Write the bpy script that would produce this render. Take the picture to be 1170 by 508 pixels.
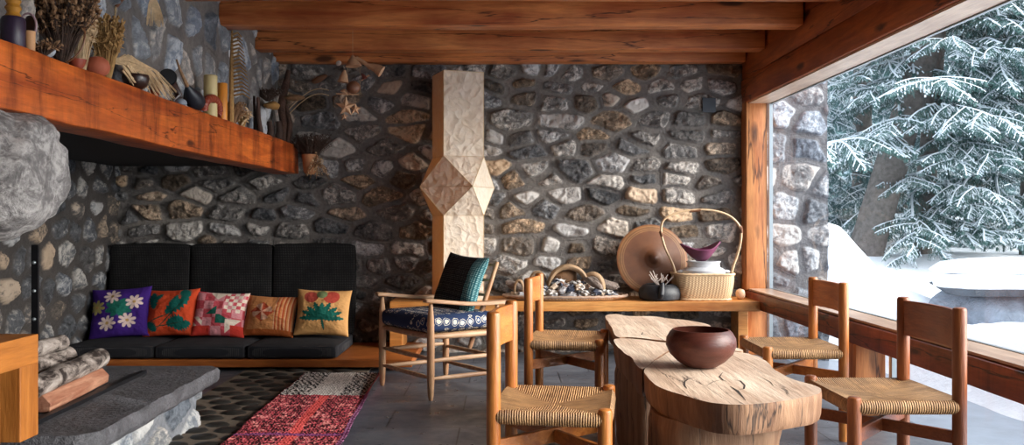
import bpy, math, random
import numpy as np
from mathutils import Vector, Matrix
PI = math.pi
random.seed(7)
RNG = np.random.default_rng(11)
sc = bpy.context.scene
C = sc.collection
for o in list(bpy.data.objects): bpy.data.objects.remove(o)

# ------------------------------------------------------------------ camera, world, sun, exposure
CAMH, F, VX, VY = 1.1, 1000.0, 575.0, 250.0
cd = bpy.data.cameras.new('camera'); cam = bpy.data.objects.new('camera', cd); C.objects.link(cam)
cam.location = (0, 0, CAMH); cam.rotation_euler = (PI/2, 0, 0)
cd.sensor_width = 36; cd.lens = 36*F/1170.0
cd.shift_x = (585-VX)/1170.0; cd.shift_y = -(254-VY)/1170.0
cd.clip_end = 200
sc.camera = cam
w = bpy.data.worlds.new('World'); sc.world = w; w.use_nodes = True
bg = w.node_tree.nodes['Background']; bg.inputs[0].default_value = (.82, .90, 1.0, 1); bg.inputs[1].default_value = 1.5
sd = bpy.data.lights.new('sun', 'SUN'); sun = bpy.data.objects.new('sun', sd); C.objects.link(sun)
sd.energy = 5.6; sd.angle = math.radians(50); sd.color = (1.0, .95, .88)
SUNDIR = Vector((-.88, .24, -.36)).normalized()
sun.rotation_euler = SUNDIR.to_track_quat('-Z', 'Y').to_euler()
sun.location = (12, -4, 6)
pl = bpy.data.lights.new('window_portal', 'AREA'); po = bpy.data.objects.new('window_portal', pl); C.objects.link(po)
pl.shape = 'RECTANGLE'; pl.size = 9.0; pl.size_y = 2.05
po.location = (2.24, 2.6, 1.03); po.rotation_euler = Vector((-1, 0, 0)).to_track_quat('-Z', 'Z').to_euler()
pl.cycles.is_portal = True
vs = sc.view_settings
vs.view_transform = 'Standard'; vs.look = 'None'; vs.gamma = 1; vs.use_curve_mapping = False
vs.exposure = 0.95

def P(px, py, d): return Vector(((px-VX)*d/F, d, CAMH-(py-VY)*d/F))
def lin(h):
    h = h.lstrip('#'); r = []
    for i in (0, 2, 4):
        c = int(h[i:i+2], 16)/255
        r.append(c/12.92 if c <= .04045 else ((c+.055)/1.055)**2.4)
    return tuple(r)

# ------------------------------------------------------------------ numpy noise
_T = RNG.random((64, 64, 64))
def vnoise(x, y, z=0.0):
    x = np.asarray(x, float); y = np.asarray(y, float); z = np.asarray(z, float)+x*0
    xi = np.floor(x).astype(int); yi = np.floor(y).astype(int); zi = np.floor(z).astype(int)
    fx = x-xi; fy = y-yi; fz = z-zi
    fx = fx*fx*(3-2*fx); fy = fy*fy*(3-2*fy); fz = fz*fz*(3-2*fz)
    def g(a, b, c): return _T[(xi+a) & 63, (yi+b) & 63, (zi+c) & 63]
    def l(a, b, t): return a+(b-a)*t
    return l(l(l(g(0,0,0), g(1,0,0), fx), l(g(0,1,0), g(1,1,0), fx), fy),
             l(l(g(0,0,1), g(1,0,1), fx), l(g(0,1,1), g(1,1,1), fx), fy), fz)*2-1
def fbm(x, y, z=0.0, o=4, g=.5):
    a, s, t = 1.0, 0.0, 0.0
    for k in range(o):
        s = s+a*vnoise(np.asarray(x)*2**k+k*7.3, np.asarray(y)*2**k+k*3.1, np.asarray(z)*2**k+k*5.7); t += a; a *= g
    return s/t
def n3(v, s=1.0, o=3): return float(fbm(v[0]*s, v[1]*s, v[2]*s, o))

# ------------------------------------------------------------------ materials
def nt(name):
    m = bpy.data.materials.new(name); m.use_nodes = True
    t = m.node_tree; b = t.nodes['Principled BSDF']
    return m, t, b
def N(t, ty, **kw):
    n = t.nodes.new(ty)
    for k, v in kw.items():
        if k.startswith('i_'):
            k = k[2:]
            n.inputs[int(k) if k.isdigit() else k.replace('_', ' ')].default_value = v
        else: setattr(n, k, v)
    return n
def ramp(t, stops):
    n = t.nodes.new('ShaderNodeValToRGB'); e = n.color_ramp.elements
    while len(e) < len(stops): e.new(.5)
    for k, (p, c) in enumerate(stops):
        e[k].position = p; e[k].color = (*c, 1) if len(c) == 3 else c
    return n
def mapping(t, scale=(1, 1, 1), rand=True, loc=(0, 0, 0)):
    tc = N(t, 'ShaderNodeTexCoord'); mp = N(t, 'ShaderNodeMapping'); mp.inputs['Scale'].default_value = scale
    if rand:
        oi = N(t, 'ShaderNodeObjectInfo'); mu = N(t, 'ShaderNodeMath', operation='MULTIPLY'); mu.inputs[1].default_value = 17.0
        t.links.new(oi.outputs['Random'], mu.inputs[0])
        ad = N(t, 'ShaderNodeVectorMath', operation='ADD')
        t.links.new(tc.outputs['Object'], ad.inputs[0]); t.links.new(mu.outputs[0], ad.inputs[1])
        t.links.new(ad.outputs[0], mp.inputs[0])
    else: t.links.new(tc.outputs['Object'], mp.inputs[0])
    return mp
def noise(t, src, scale, detail=6, rough=.6, dist=0):
    n = N(t, 'ShaderNodeTexNoise'); n.inputs['Scale'].default_value = scale; n.inputs['Detail'].default_value = detail
    n.inputs['Roughness'].default_value = rough; n.inputs['Distortion'].default_value = dist
    if src is not None: t.links.new(src.outputs[0], n.inputs['Vector'])
    return n
def mixc(t, mode, f, a, b):
    n = N(t, 'ShaderNodeMix', data_type='RGBA', blend_type=mode)
    for idx, v in ((0, f), (6, a), (7, b)):
        if hasattr(v, 'links') or hasattr(v, 'is_linked'): t.links.new(v, n.inputs[idx])
        elif idx == 0: n.inputs[0].default_value = v
        else: n.inputs[idx].default_value = (*v, 1)
    return n.outputs[2]
def bump(t, b, h, strength=.4, dist=.01):
    n = N(t, 'ShaderNodeBump'); n.inputs['Strength'].default_value = strength; n.inputs['Distance'].default_value = dist
    t.links.new(h, n.inputs['Height']); t.links.new(n.outputs[0], b.inputs['Normal']); return n
def simple(name, col, rough=.6, var=.25, scale=12, bmp=.25, bdist=.004, metal=0, spec=.5):
    m, t, b = nt(name); mp = mapping(t); n = noise(t, mp, scale)
    r = ramp(t, [(.25, tuple(c*(1-var) for c in col)), (.75, tuple(min(1, c*(1+var)) for c in col))])
    t.links.new(n.outputs[0], r.inputs[0]); t.links.new(r.outputs[0], b.inputs['Base Color'])
    b.inputs['Roughness'].default_value = rough; b.inputs['Metallic'].default_value = metal
    b.inputs['Specular IOR Level'].default_value = spec
    n2 = noise(t, mp, scale*5); bump(t, b, n2.outputs[0], bmp, bdist)
    return m
def wood(name, c1, c2, axis='x', rough=.5, grain=1.0, knots=0, cracks=0, bmp=.3, dark=None, cross=0):
    m, t, b = nt(name); a, o = .9*grain, 9*grain
    s = {'x': (a, o, o), 'y': (o, a, o), 'z': (o, o, a)}[axis]
    mp = mapping(t, s); n = noise(t, mp, 1.6, 8, .62, .6)
    cm = tuple((x+y)/2 for x, y in zip(c1, c2))
    r = ramp(t, [(.3, c1), (.5, cm), (.68, c2)]); t.links.new(n.outputs[0], r.inputs[0])
    mf = mapping(t, tuple(v*5 for v in s)); nf = noise(t, mf, 2.2, 4, .6)
    rf = ramp(t, [(.3, (.62, .58, .55)), (.6, (1, 1, 1))]); t.links.new(nf.outputs[0], rf.inputs[0])
    col = mixc(t, 'MULTIPLY', .55, r.outputs[0], rf.outputs[0])
    mb = mapping(t, (1.3, 1.3, 1.3)); nb = noise(t, mb, 1.5, 3)
    rb = ramp(t, [(.35, (.72, .62, .55)), (.62, (1.12, 1.08, 1))]); t.links.new(nb.outputs[0], rb.inputs[0])
    col = mixc(t, 'MULTIPLY', .8, col, rb.outputs[0])
    hgt = n.outputs[0]
    if knots:
        ks = {'x': (1.6, 5, 5), 'y': (5, 1.6, 5), 'z': (5, 5, 1.6)}[axis]
        mk = mapping(t, ks); vo = N(t, 'ShaderNodeTexVoronoi'); vo.inputs['Scale'].default_value = 1.1
        nk = noise(t, mk, 3, 3); av = N(t, 'ShaderNodeVectorMath', operation='MULTIPLY_ADD')
        t.links.new(nk.outputs[1], av.inputs[0]); av.inputs[1].default_value = (.15, .15, .15); t.links.new(mk.outputs[0], av.inputs[2])
        t.links.new(av.outputs[0], vo.inputs['Vector'])
        rk = ramp(t, [(.0, (0, 0, 0)), (.12*knots, (.1, .1, .1)), (.20*knots, (1, 1, 1))]); t.links.new(vo.outputs['Distance'], rk.inputs[0])
        dk = dark or tuple(c*.12 for c in c1)
        col = mixc(t, 'MIX', rk.outputs[0], dk, col)
    if cracks:
        cs = {'x': (.35, 5, 5), 'y': (5, .35, 5), 'z': (5, 5, .35)}[axis]
        mc = mapping(t, cs); vc = N(t, 'ShaderNodeTexVoronoi', feature='DISTANCE_TO_EDGE'); vc.inputs['Scale'].default_value = 1.1
        nk = noise(t, mc, 2, 5); av = N(t, 'ShaderNodeVectorMath', operation='MULTIPLY_ADD')
        t.links.new(nk.outputs[1], av.inputs[0]); av.inputs[1].default_value = (.5, .5, .5); t.links.new(mc.outputs[0], av.inputs[2])
        t.links.new(av.outputs[0], vc.inputs['Vector'])
        rc = ramp(t, [(0, (0, 0, 0)), (.012*cracks, (.3, .3, .3)), (.03*cracks, (1, 1, 1))]); t.links.new(vc.outputs[0], rc.inputs[0])
        col = mixc(t, 'MIX', rc.outputs[0], tuple(c*.18 for c in c1), col)
    if cross:
        xs = {'x': (4, .9, .9), 'y': (.9, 4, .9), 'z': (.9, .9, 4)}[axis]
        mc = mapping(t, xs); nc = noise(t, mc, 1.3, 7, .72, .5); rc = ramp(t, [(.34, (.12, .09, .08)), (.42, (.6, .52, .48)), (.5, (1, 1, 1)), (.62, (1.3, 1.25, 1.1))]); t.links.new(nc.outputs[0], rc.inputs[0])
        col = mixc(t, 'MULTIPLY', cross, col, rc.outputs[0])
    t.links.new(col, b.inputs['Base Color'])
    b.inputs['Roughness'].default_value = rough
    bump(t, b, nf.outputs[0], bmp, .006)
    return m
def vcol(name, rough=.85, bmp=.3, bscale=300, sheen=0.0, attr='Col'):
    m, t, b = nt(name); a = N(t, 'ShaderNodeAttribute', attribute_name=attr)
    mp = mapping(t, rand=False); n = noise(t, mp, bscale, 3)
    r = ramp(t, [(.3, (.8, .8, .8)), (.7, (1.1, 1.1, 1.1))]); t.links.new(n.outputs[0], r.inputs[0])
    c = mixc(t, 'MULTIPLY', .7, a.outputs[0], r.outputs[0]); t.links.new(c, b.inputs['Base Color'])
    b.inputs['Roughness'].default_value = rough; b.inputs['Specular IOR Level'].default_value = .2
    bump(t, b, n.outputs[0], bmp, .003); return m
def stonemat(name, mortar, dark, mid, light, warm, warmth=.35, soot=0, k=1.0):
    m, t, b = nt(name)
    mk = N(t, 'ShaderNodeAttribute', attribute_name='stone'); ti = N(t, 'ShaderNodeAttribute', attribute_name='tint'); wa = N(t, 'ShaderNodeAttribute', attribute_name='warm')
    mp = mapping(t, rand=False)
    n1 = noise(t, mp, 11*k, 8, .68, .8); n2 = noise(t, mp, 40*k, 8, .7, .4); n3_ = noise(t, mp, 4*k, 4, .6)
    # veins: mottled dark to whitish per stone
    ad = N(t, 'ShaderNodeMath', operation='MULTIPLY_ADD'); t.links.new(ti.outputs['Fac'], ad.inputs[0]); ad.inputs[1].default_value = .42
    t.links.new(n1.outputs[0], ad.inputs[2])
    a2 = N(t, 'ShaderNodeMath', operation='MULTIPLY_ADD'); t.links.new(n2.outputs[0], a2.inputs[0]); a2.inputs[1].default_value = .6
    t.links.new(ad.outputs[0], a2.inputs[2])
    r = ramp(t, [(.62, dark), (.86, mid), (1.0, light)])
    s3 = N(t, 'ShaderNodeMath', operation='MULTIPLY'); t.links.new(a2.outputs[0], s3.inputs[0]); s3.inputs[1].default_value = .86
    t.links.new(s3.outputs[0], r.inputs[0])
    wr = ramp(t, [(.0, (.90, .97, 1.08)), (.18, (.93, .98, 1.05)), (.34, (1, 1, 1)), (1-warmth-.1, (1, 1, 1)), (1-warmth+.15, warm)]); t.links.new(wa.outputs['Fac'], wr.inputs[0])
    st = mixc(t, 'MULTIPLY', .9, r.outputs[0], wr.outputs[0])
    mr = ramp(t, [(.3, tuple(c*.72 for c in mortar)), (.7, tuple(c*1.25 for c in mortar))]); t.links.new(n2.outputs[0], mr.inputs[0])
    mb = ramp(t, [(.35, (.75, .75, .78)), (.65, (1.15, 1.13, 1.1))]); t.links.new(n3_.outputs[0], mb.inputs[0])
    mo = mixc(t, 'MULTIPLY', 1, mr.outputs[0], mb.outputs[0])
    c = mixc(t, 'MIX', mk.outputs['Fac'], mo, st)
    t.links.new(c, b.inputs['Base Color']); b.inputs['Roughness'].default_value = .78; b.inputs['Specular IOR Level'].default_value = .4
    bump(t, b, a2.outputs[0], .9, .022)
    return m

W_BEAM = wood('beam_wood_x', lin('#a9542a'), lin('#e89a5c'), 'x', .45, .8, 1.0, .35)
W_BEAMY = wood('beam_wood_y', lin('#853a1a'), lin('#c8753c'), 'y', .45, .8, 1.0, .4)
W_MANTEL = wood('mantel_wood', lin('#8c3a16'), lin('#cf6f2f'), 'y', .42, .9, .7, .2, cross=.85)
W_SILL = wood('sill_wood', lin('#6a3218'), lin('#ab5c33'), 'y', .45, .9, .7, .5, cross=.7)
W_POST = wood('post_wood', lin('#a8602e'), lin('#e0a066'), 'z', .55, .7, 1.3, .6)
W_SHELF = wood('shelf_wood', lin('#b8702f'), lin('#e0a561'), 'x', .42, .9, .3)
W_BENCH = wood('bench_wood', lin('#8a4418'), lin('#c57a3c'), 'x', .4, .9, .3)
W_CHAIR = wood('chair_wood', lin('#9a5420'), lin('#d8924c'), 'z', .35, 1.5, 0)
W_CHAIRH = wood('chair_wood_flat', lin('#9a5220'), lin('#d48b46'), 'y', .35, 1.5, 0)
W_DCH = wood('chair_wood_dark', lin('#6e361c'), lin('#a8663a'), 'z', .35, 1.5, 0)
W_DCHH = wood('chair_wood_dark_flat', lin('#6e361c'), lin('#a05c34'), 'y', .35, 1.5, 0)
W_ARM = wood('armchair_wood', lin('#a0714c'), lin('#d8b28c'), 'z', .5, 1.5, 0)
W_ARMX = wood('armchair_wood_flat', lin('#a87c5a'), lin('#dcbc9c'), 'x', .5, 1.5, 0)
W_TAB = wood('table_wood', lin('#bb9d86'), lin('#ecdccb'), 'y', .6, .6, 0, .25, .6)
W_TABZ = wood('table_trunk_wood', lin('#77543c'), lin('#b18d6e'), 'z', .65, .8, 0, .45, .7)
W_CAB = wood('cabinet_wood', lin('#975a24'), lin('#c07e3c'), 'y', .4, .8, 0)
W_CEIL = wood('ceiling_wood', lin('#4e1e10'), lin('#7c3a1e'), 'y', .5, .8, .7)
M_BLACK = simple('soot_and_shade_black', (.006, .006, .007), .9)  # soot on the hood; on the cabinet, shade painted as black
M_IRON = simple('black_iron', (.02, .02, .024), .45, metal=.6)
M_ALU = simple('window_metal', (.32, .36, .38), .35, .05, metal=.7)
M_PLAIN = simple('plain_wall', (.16, .13, .11), .8)
M_SNOW = simple('snow', (.72, .77, .83), .7, .03, 3, .25, .05)
M_SLAB = simple('hearth_stone', lin('#5c5c60'), .5, .5, 9, .9, .018)
M_ROCK = stonemat('boulder_stone', (.2, .2, .21), lin('#45423f'), lin('#807973'), lin('#bdb4aa'), (1, .85, .7), .0)
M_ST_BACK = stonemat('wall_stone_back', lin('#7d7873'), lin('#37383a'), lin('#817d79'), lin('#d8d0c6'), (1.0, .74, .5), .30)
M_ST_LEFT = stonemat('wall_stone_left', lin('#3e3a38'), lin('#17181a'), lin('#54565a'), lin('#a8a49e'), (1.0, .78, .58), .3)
M_ST_CHIM = stonemat('wall_stone_chimney', lin('#77716c'), lin('#565a60'), lin('#8f949a'), lin('#cfcdc9'), (1.0, .86, .74), .25, k=.7)
M_ST_HEARTH = stonemat('hearth_masonry', lin('#8a8e94'), lin('#4a5058'), lin('#8a9199'), lin('#d2d2d0'), (1.0, .9, .8), .2, k=.8)
M_ST_OUT = stonemat('outside_stone', lin('#6a6c70'), lin('#40464e'), lin('#7f868e'), lin('#b8bcc0'), (1.0, .86, .74), .2, k=.8)

# ------------------------------------------------------------------ mesh building
class MB:
    def __init__(s): s.v = []; s.f = []
    def add(s, vs, fs):
        o = len(s.v); s.v += [tuple(q) for q in vs]; s.f += [tuple(i+o for i in f) for f in fs]; return s
    def box(s, c, d, R=None):
        hx, hy, hz = d[0]/2, d[1]/2, d[2]/2; c = Vector(c)
        vs = [Vector((x, y, z)) for x in (-hx, hx) for y in (-hy, hy) for z in (-hz, hz)]
        if R is not None: vs = [R @ q for q in vs]
        return s.add([q+c for q in vs], [(0,1,3,2), (4,6,7,5), (0,4,5,1), (2,3,7,6), (0,2,6,4), (1,5,7,3)])
    def tube(s, path, rad, n=10, cap=True, flat=1.0):
        path = [Vector(p) for p in path]; k = len(path)
        if not hasattr(rad, '__len__'): rad = [rad]*k
        up = None; rings = []
        for i, p in enumerate(path):
            t = (path[min(i+1, k-1)]-path[max(i-1, 0)])
            if t.length < 1e-9: t = Vector((0, 0, 1))
            t.normalize()
            if up is None: up = Vector((0, 0, 1)) if abs(t.z) < .9 else Vector((1, 0, 0))
            a = (up-t*up.dot(t))
            if a.length < 1e-6: a = t.orthogonal()
            a.normalize(); b = t.cross(a); up = a
            rings.append([p+(a*math.cos(2*PI*j/n)*flat+b*math.sin(2*PI*j/n))*rad[i] for j in range(n)])
        vs = [q for r in rings for q in r]; fs = []
        for i in range(k-1):
            for j in range(n): fs.append((i*n+j, i*n+(j+1) % n, (i+1)*n+(j+1) % n, (i+1)*n+j))
        if cap: fs.append(tuple(reversed(range(n)))); fs.append(tuple((k-1)*n+j for j in range(n)))
        return s.add(vs, fs)
    def lathe(s, prof, n=32, c=(0, 0, 0), sx=1, sy=1, R=None):
        c = Vector(c); vs = []; k = len(prof)
        for r, z in prof:
            for j in range(n):
                q = Vector((r*sx*math.cos(2*PI*j/n), r*sy*math.sin(2*PI*j/n), z))
                if R is not None: q = R @ q
                vs.append(q+c)
        fs = [(i*n+j, i*n+(j+1) % n, (i+1)*n+(j+1) % n, (i+1)*n+j) for i in range(k-1) for j in range(n)]
        fs.append(tuple(reversed(range(n)))); fs.append(tuple((k-1)*n+j for j in range(n)))
        return s.add(vs, fs)
    def blob(s, c, d, seed=0, amp=.15, fr=2.0, n=10, m=14, R=None, pw=1.0):
        c = Vector(c); vs = []; fs = []
        for i in range(n+1):
            th = PI*i/n
            for j in range(m):
                ph = 2*PI*j/m; u = Vector((math.sin(th)*math.cos(ph), math.sin(th)*math.sin(ph), math.cos(th)))
                if pw != 1: u = Vector([math.copysign(abs(e)**pw, e) for e in u])
                r = 1+amp*n3((u.x*fr/2+seed*3.7, u.y*fr/2+seed, u.z*fr/2), 1.0, 3)*1.6
                q = Vector((u.x*d[0]/2*r, u.y*d[1]/2*r, u.z*d[2]/2*r))
                if R is not None: q = R @ q
                vs.append(q+c)
        for i in range(n):
            for j in range(m): fs.append((i*m+j, (i+1)*m+j, (i+1)*m+(j+1) % m, i*m+(j+1) % m))
        return s.add(vs, fs)
    def prism(s, pts, z0, z1):
        n = len(pts); vs = [(x, y, z0) for x, y in pts]+[(x, y, z1) for x, y in pts]
        fs = [tuple(reversed(range(n))), tuple(range(n, 2*n))]+[(i, (i+1) % n, n+(i+1) % n, n+i) for i in range(n)]
        return s.add(vs, fs)
    def build(s, name, m, parent=None, smooth=True, bevel=0, sub=0, loc=None):
        me = bpy.data.meshes.new(name); me.from_pydata(s.v, [], s.f); me.validate(); me.update()
        if smooth: me.polygons.foreach_set('use_smooth', [True]*len(me.polygons))
        me.materials.append(m)
        return link(name, me, parent, bevel, sub, smooth)
def link(name, me, parent=None, bevel=0, sub=0, smooth=True):
    o = bpy.data.objects.new(name, me); C.objects.link(o)
    if parent: o.parent = parent
    if bevel:
        b = o.modifiers.new('bevel', 'BEVEL'); b.width = bevel; b.segments = 2; b.limit_method = 'ANGLE'; b.angle_limit = math.radians(40)
    if sub:
        q = o.modifiers.new('sub', 'SUBSURF'); q.levels = sub; q.render_levels = sub
    if smooth and not sub:
        try: me.set_sharp_from_angle(angle=math.radians(42))
        except Exception: pass
    return o
def gridmesh(name, X, Y, Z, m, parent=None, attrs=None, col=None, closed=False, smooth=True):
    ny, nx = X.shape; me = bpy.data.meshes.new(name)
    co = np.stack([X, Y, Z], -1).reshape(-1, 3).astype(np.float32)
    me.vertices.add(nx*ny); me.vertices.foreach_set('co', co.ravel())
    i = np.arange(ny-1)[:, None]*nx+np.arange(nx-1)[None, :]
    q = np.stack([i, i+1, i+nx+1, i+nx], -1).reshape(-1, 4).astype(np.int32); nf = len(q)
    me.loops.add(nf*4); me.loops.foreach_set('vertex_index', q.ravel())
    me.polygons.add(nf); me.polygons.foreach_set('loop_start', np.arange(nf, dtype=np.int32)*4)
    me.polygons.foreach_set('use_smooth', np.ones(nf, bool) if smooth else np.zeros(nf, bool))
    me.update(calc_edges=True)
    for k, a in (attrs or {}).items():
        at = me.attributes.new(k, 'FLOAT', 'POINT'); at.data.foreach_set('value', a.astype(np.float32).ravel())
    if col is not None:
        at = me.color_attributes.new('Col', 'FLOAT_COLOR', 'POINT')
        cc = np.concatenate([col.reshape(-1, 3), np.ones((nx*ny, 1))], 1).astype(np.float32); at.data.foreach_set('color', cc.ravel())
    me.materials.append(m)
    o = bpy.data.objects.new(name, me); C.objects.link(o)
    if parent: o.parent = parent
    return o
def rawmesh(name, V, Fq, m, parent=None, smooth=False):
    k = Fq.shape[1]; me = bpy.data.meshes.new(name); me.vertices.add(len(V)); me.vertices.foreach_set('co', V.astype(np.float32).ravel())
    nf = len(Fq); me.loops.add(nf*k); me.loops.foreach_set('vertex_index', Fq.astype(np.int32).ravel())
    me.polygons.add(nf); me.polygons.foreach_set('loop_start', np.arange(nf, dtype=np.int32)*k)
    if smooth: me.polygons.foreach_set('use_smooth', np.ones(nf, bool))
    me.update(calc_edges=True); me.materials.append(m)
    o = bpy.data.objects.new(name, me); C.objects.link(o)
    if parent: o.parent = parent
    return o
def tag(o, label, cat, group=None, kind=None):
    if label: o['label'] = label
    if cat: o['category'] = cat
    if group: o['group'] = group
    if kind: o['kind'] = kind
    return o
def thing(name, label, cat, loc=(0, 0, 0), rotz=0, group=None):
    o = bpy.data.objects.new(name, None); C.objects.link(o); o.location = loc; o.rotation_euler = (0, 0, rotz); o.empty_display_size = .1
    return tag(o, label, cat, group)
def struct(o): o['kind'] = 'structure'; return o
def dup(root, loc, rotz=None, label=None, group=None, scale=None, rot=None):
    r = root.copy(); C.objects.link(r); r.location = loc
    if rotz is not None: r.rotation_euler = (0, 0, rotz)
    if rot is not None: r.rotation_euler = rot
    if scale is not None: r.scale = scale
    if label: r['label'] = label
    if group: r['group'] = group
    for ch in list(root.children):
        c = ch.copy(); C.objects.link(c); c.parent = r
        for g in list(ch.children):
            d = g.copy(); C.objects.link(d); d.parent = c
    return r
def origin(o, loc):
    "move the object's origin to loc keeping its mesh in place"
    loc = Vector(loc); o.data.transform(Matrix.Translation(-loc)); o.location = loc; return o

# ------------------------------------------------------------------ stone walls
def stone_panel(name, O, U, V, Nn, w, h, res, m, seed, rh=.15, sw=.26, gap=.014, prot=.026, rough=.017, asp=1.45):
    "rubble wall: soft-cornered cells of jittered courses, each cell a rough stone standing out of the mortar"
    r = random.Random(seed); O = Vector(O); U = Vector(U); V = Vector(V); Nn = Vector(Nn)
    nx, ny = int(w/res)+1, int(h/res)+1
    A, B = np.meshgrid(np.linspace(0, w, nx), np.linspace(0, h, ny)); so = seed*13.7
    wa = A+fbm(A*5+so, B*5, 1.1, 4)*.030; wb = (B+fbm(A*5+so, B*5, 21.1, 4)*.026)*asp
    seeds = []; y = -rh*.3
    while y < h+rh:
        x = -r.uniform(0, sw)
        while x < w+sw:
            st = sw*r.choice((.5, .8, 1.0, 1.0, 1.25, 1.5)); x += st*.5; seeds.append((x, (y+r.uniform(-.3, .3)*rh)*asp)); x += st*.5
        y += rh*r.uniform(.85, 1.15)
    S = np.array(seeds); ns = len(S); D1 = np.full(A.shape, 9e9); I1 = np.zeros(A.shape, int); R_ = sw*1.9
    def win(k):
        i0 = max(0, int((S[k, 0]-R_)/w*nx)); i1 = min(nx, int((S[k, 0]+R_)/w*nx)+1); j0 = max(0, int((S[k, 1]/asp-R_/asp)/h*ny)); j1 = min(ny, int((S[k, 1]/asp+R_/asp)/h*ny)+1)
        return None if i1 <= i0 or j1 <= j0 else np.s_[j0:j1, i0:i1]
    for k in range(ns):
        W_ = win(k)
        if W_ is None: continue
        d = (wa[W_]-S[k, 0])**2+(wb[W_]-S[k, 1])**2; q = d < D1[W_]; D1[W_][q] = d[q]; I1[W_][q] = k
    acc = np.full(A.shape, 1e-9); K = 95.0
    for k in range(ns):
        W_ = win(k)
        if W_ is None: continue
        d = (wa[W_]-S[k, 0])**2+(wb[W_]-S[k, 1])**2; id_ = I1[W_]; sp = np.hypot(S[id_, 0]-S[k, 0], S[id_, 1]-S[k, 1])+1e-6
        b = (d-D1[W_])/(2*sp); acc[W_] += np.where(id_ != k, np.exp(-K*np.clip(b, 0, 1)), 0)
    E = -np.log(acc)/K
    ins = np.array([r.uniform(0, 1)**2*.022 for _ in range(ns)]); pr = np.array([r.uniform(.5, 1.3) for _ in range(ns)]); tx = np.array([r.uniform(-.14, .14) for _ in range(ns)]); ty = np.array([r.uniform(-.2, .2) for _ in range(ns)])
    tn = np.array([r.gauss(.5, .24) for _ in range(ns)]); wn_ = np.array([r.random() for _ in range(ns)])
    e = E-gap-ins[I1]+fbm(A*22+so, B*22, 2.2, 3)*.006
    k = np.clip(e/.020, 0, 1); k = k*k*(3-2*k); dome = np.clip(e/.07, 0, 1)**.6
    f1 = np.abs(fbm(A*7+so+I1*.37, B*9+I1*.71, 5.5, 2)); f2 = np.abs(fbm(A*19+so+I1*.37, B*25, 8.5, 4, .6)); big = fbm(A*8+so+I1*1.3, B*10, 15.5, 2)
    hh = prot*pr[I1]*(.6+.4*dome)+(A-S[I1, 0])*tx[I1]+(B-S[I1, 1]/asp)*ty[I1]+rough*(1.1-1.9*f1-2.0*f2+.9*big)
    M0 = fbm(A*7+so, B*7, 3.3, 5, .6)*.011+fbm(A*1.5+so, B*1.5, 9, 2)*.012
    H = M0*(1-k)+np.maximum(hh, M0-.004)*k; mask = np.clip(e/.009, 0, 1)
    tint = tn[I1]; warm = wn_[I1]
    X = O.x+U.x*A+V.x*B+Nn.x*H; Y = O.y+U.y*A+V.y*B+Nn.y*H; Z = O.z+U.z*A+V.z*B+Nn.z*H
    if Vector(U).cross(Vector(V)).dot(Nn) < 0: X, Y, Z, mask, tint, warm = [q[:, ::-1] for q in (X, Y, Z, mask, tint, warm)]
    return gridmesh(name, X, Y, Z, m, None, dict(stone=mask, tint=tint, warm=warm))

YB, XL, XR, ZC = 7.25, -3.2, 1.97, 2.58
struct(stone_panel('wall_back', (XL-.02, YB, 0), (1, 0, 0), (0, 0, 1), (0, -1, 0), 5.26, 2.6, .0075, M_ST_BACK, 3, .132, .30, .019, .024, .017, 1.75))
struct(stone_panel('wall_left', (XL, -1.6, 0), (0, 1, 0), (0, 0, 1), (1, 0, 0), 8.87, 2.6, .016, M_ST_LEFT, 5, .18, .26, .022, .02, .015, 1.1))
struct(stone_panel('wall_chimney', (-1.86, 1.3, 1.6), (0, 1, 0), (0, 0, 1), (1, 0, 0), 5.96, 1.0, .009, M_ST_CHIM, 9, .24, .25, .022, .02, .012, .85))
struct(MB().box((.0-.6, -1.65, 1.3), (5.6, .1, 2.7)).build('wall_front', M_PLAIN, smooth=False))
struct(MB().box((-2.55, 4.28, 2.08), (1.3, 5.9, 1.09)).build('chimney_hood', M_BLACK, smooth=False, bevel=.01)).name = 'wall_hood'
struct(MB().box((-.6, 2.85, 2.62), (5.6, 9.2, .08)).build('ceiling', W_CEIL, smooth=False))
struct(MB().box((-.6, 7.42, 1.3), (5.4, .2, 2.7)).build('wall_back_core', M_PLAIN, smooth=False)).name = 'wall_back_core'
struct(MB().box((-3.33, 2.85, 1.3), (.2, 9.2, 2.7)).build('wall_left_core', M_PLAIN, smooth=False))

# floor: slate tiles
def floor_mat():
    m, t, b = nt('slate_floor'); mp = mapping(t, rand=False)
    br = N(t, 'ShaderNodeTexBrick'); br.offset = .37; br.inputs['Scale'].default_value = 1
    br.inputs['Brick Width'].default_value = .62; br.inputs['Row Height'].default_value = .42; br.inputs['Mortar Size'].default_value = .004
    br.inputs['Color1'].default_value = (*lin('#62666e'), 1); br.inputs['Color2'].default_value = (*lin('#50545c'), 1); br.inputs['Mortar'].default_value = (*lin('#202226'), 1)
    t.links.new(mp.outputs[0], br.inputs[0])
    n = noise(t, mp, 4, 8, .65); r = ramp(t, [(.3, (.65, .65, .68)), (.7, (1.3, 1.28, 1.25))]); t.links.new(n.outputs[0], r.inputs[0])
    c = mixc(t, 'MULTIPLY', 1, br.outputs[0], r.outputs[0]); t.links.new(c, b.inputs['Base Color'])
    n2 = noise(t, mp, 9, 6); rr = ramp(t, [(.3, (.24,)*3), (.7, (.5,)*3)]); t.links.new(n2.outputs[0], rr.inputs[0]); t.links.new(rr.outputs[0], b.inputs['Roughness'])
    bump(t, b, n.outputs[0], .35, .012); return m
struct(MB().box((-.53, 2.8, -.05), (5.5, 9.1, .1)).build('floor', floor_mat(), smooth=False))
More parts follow.
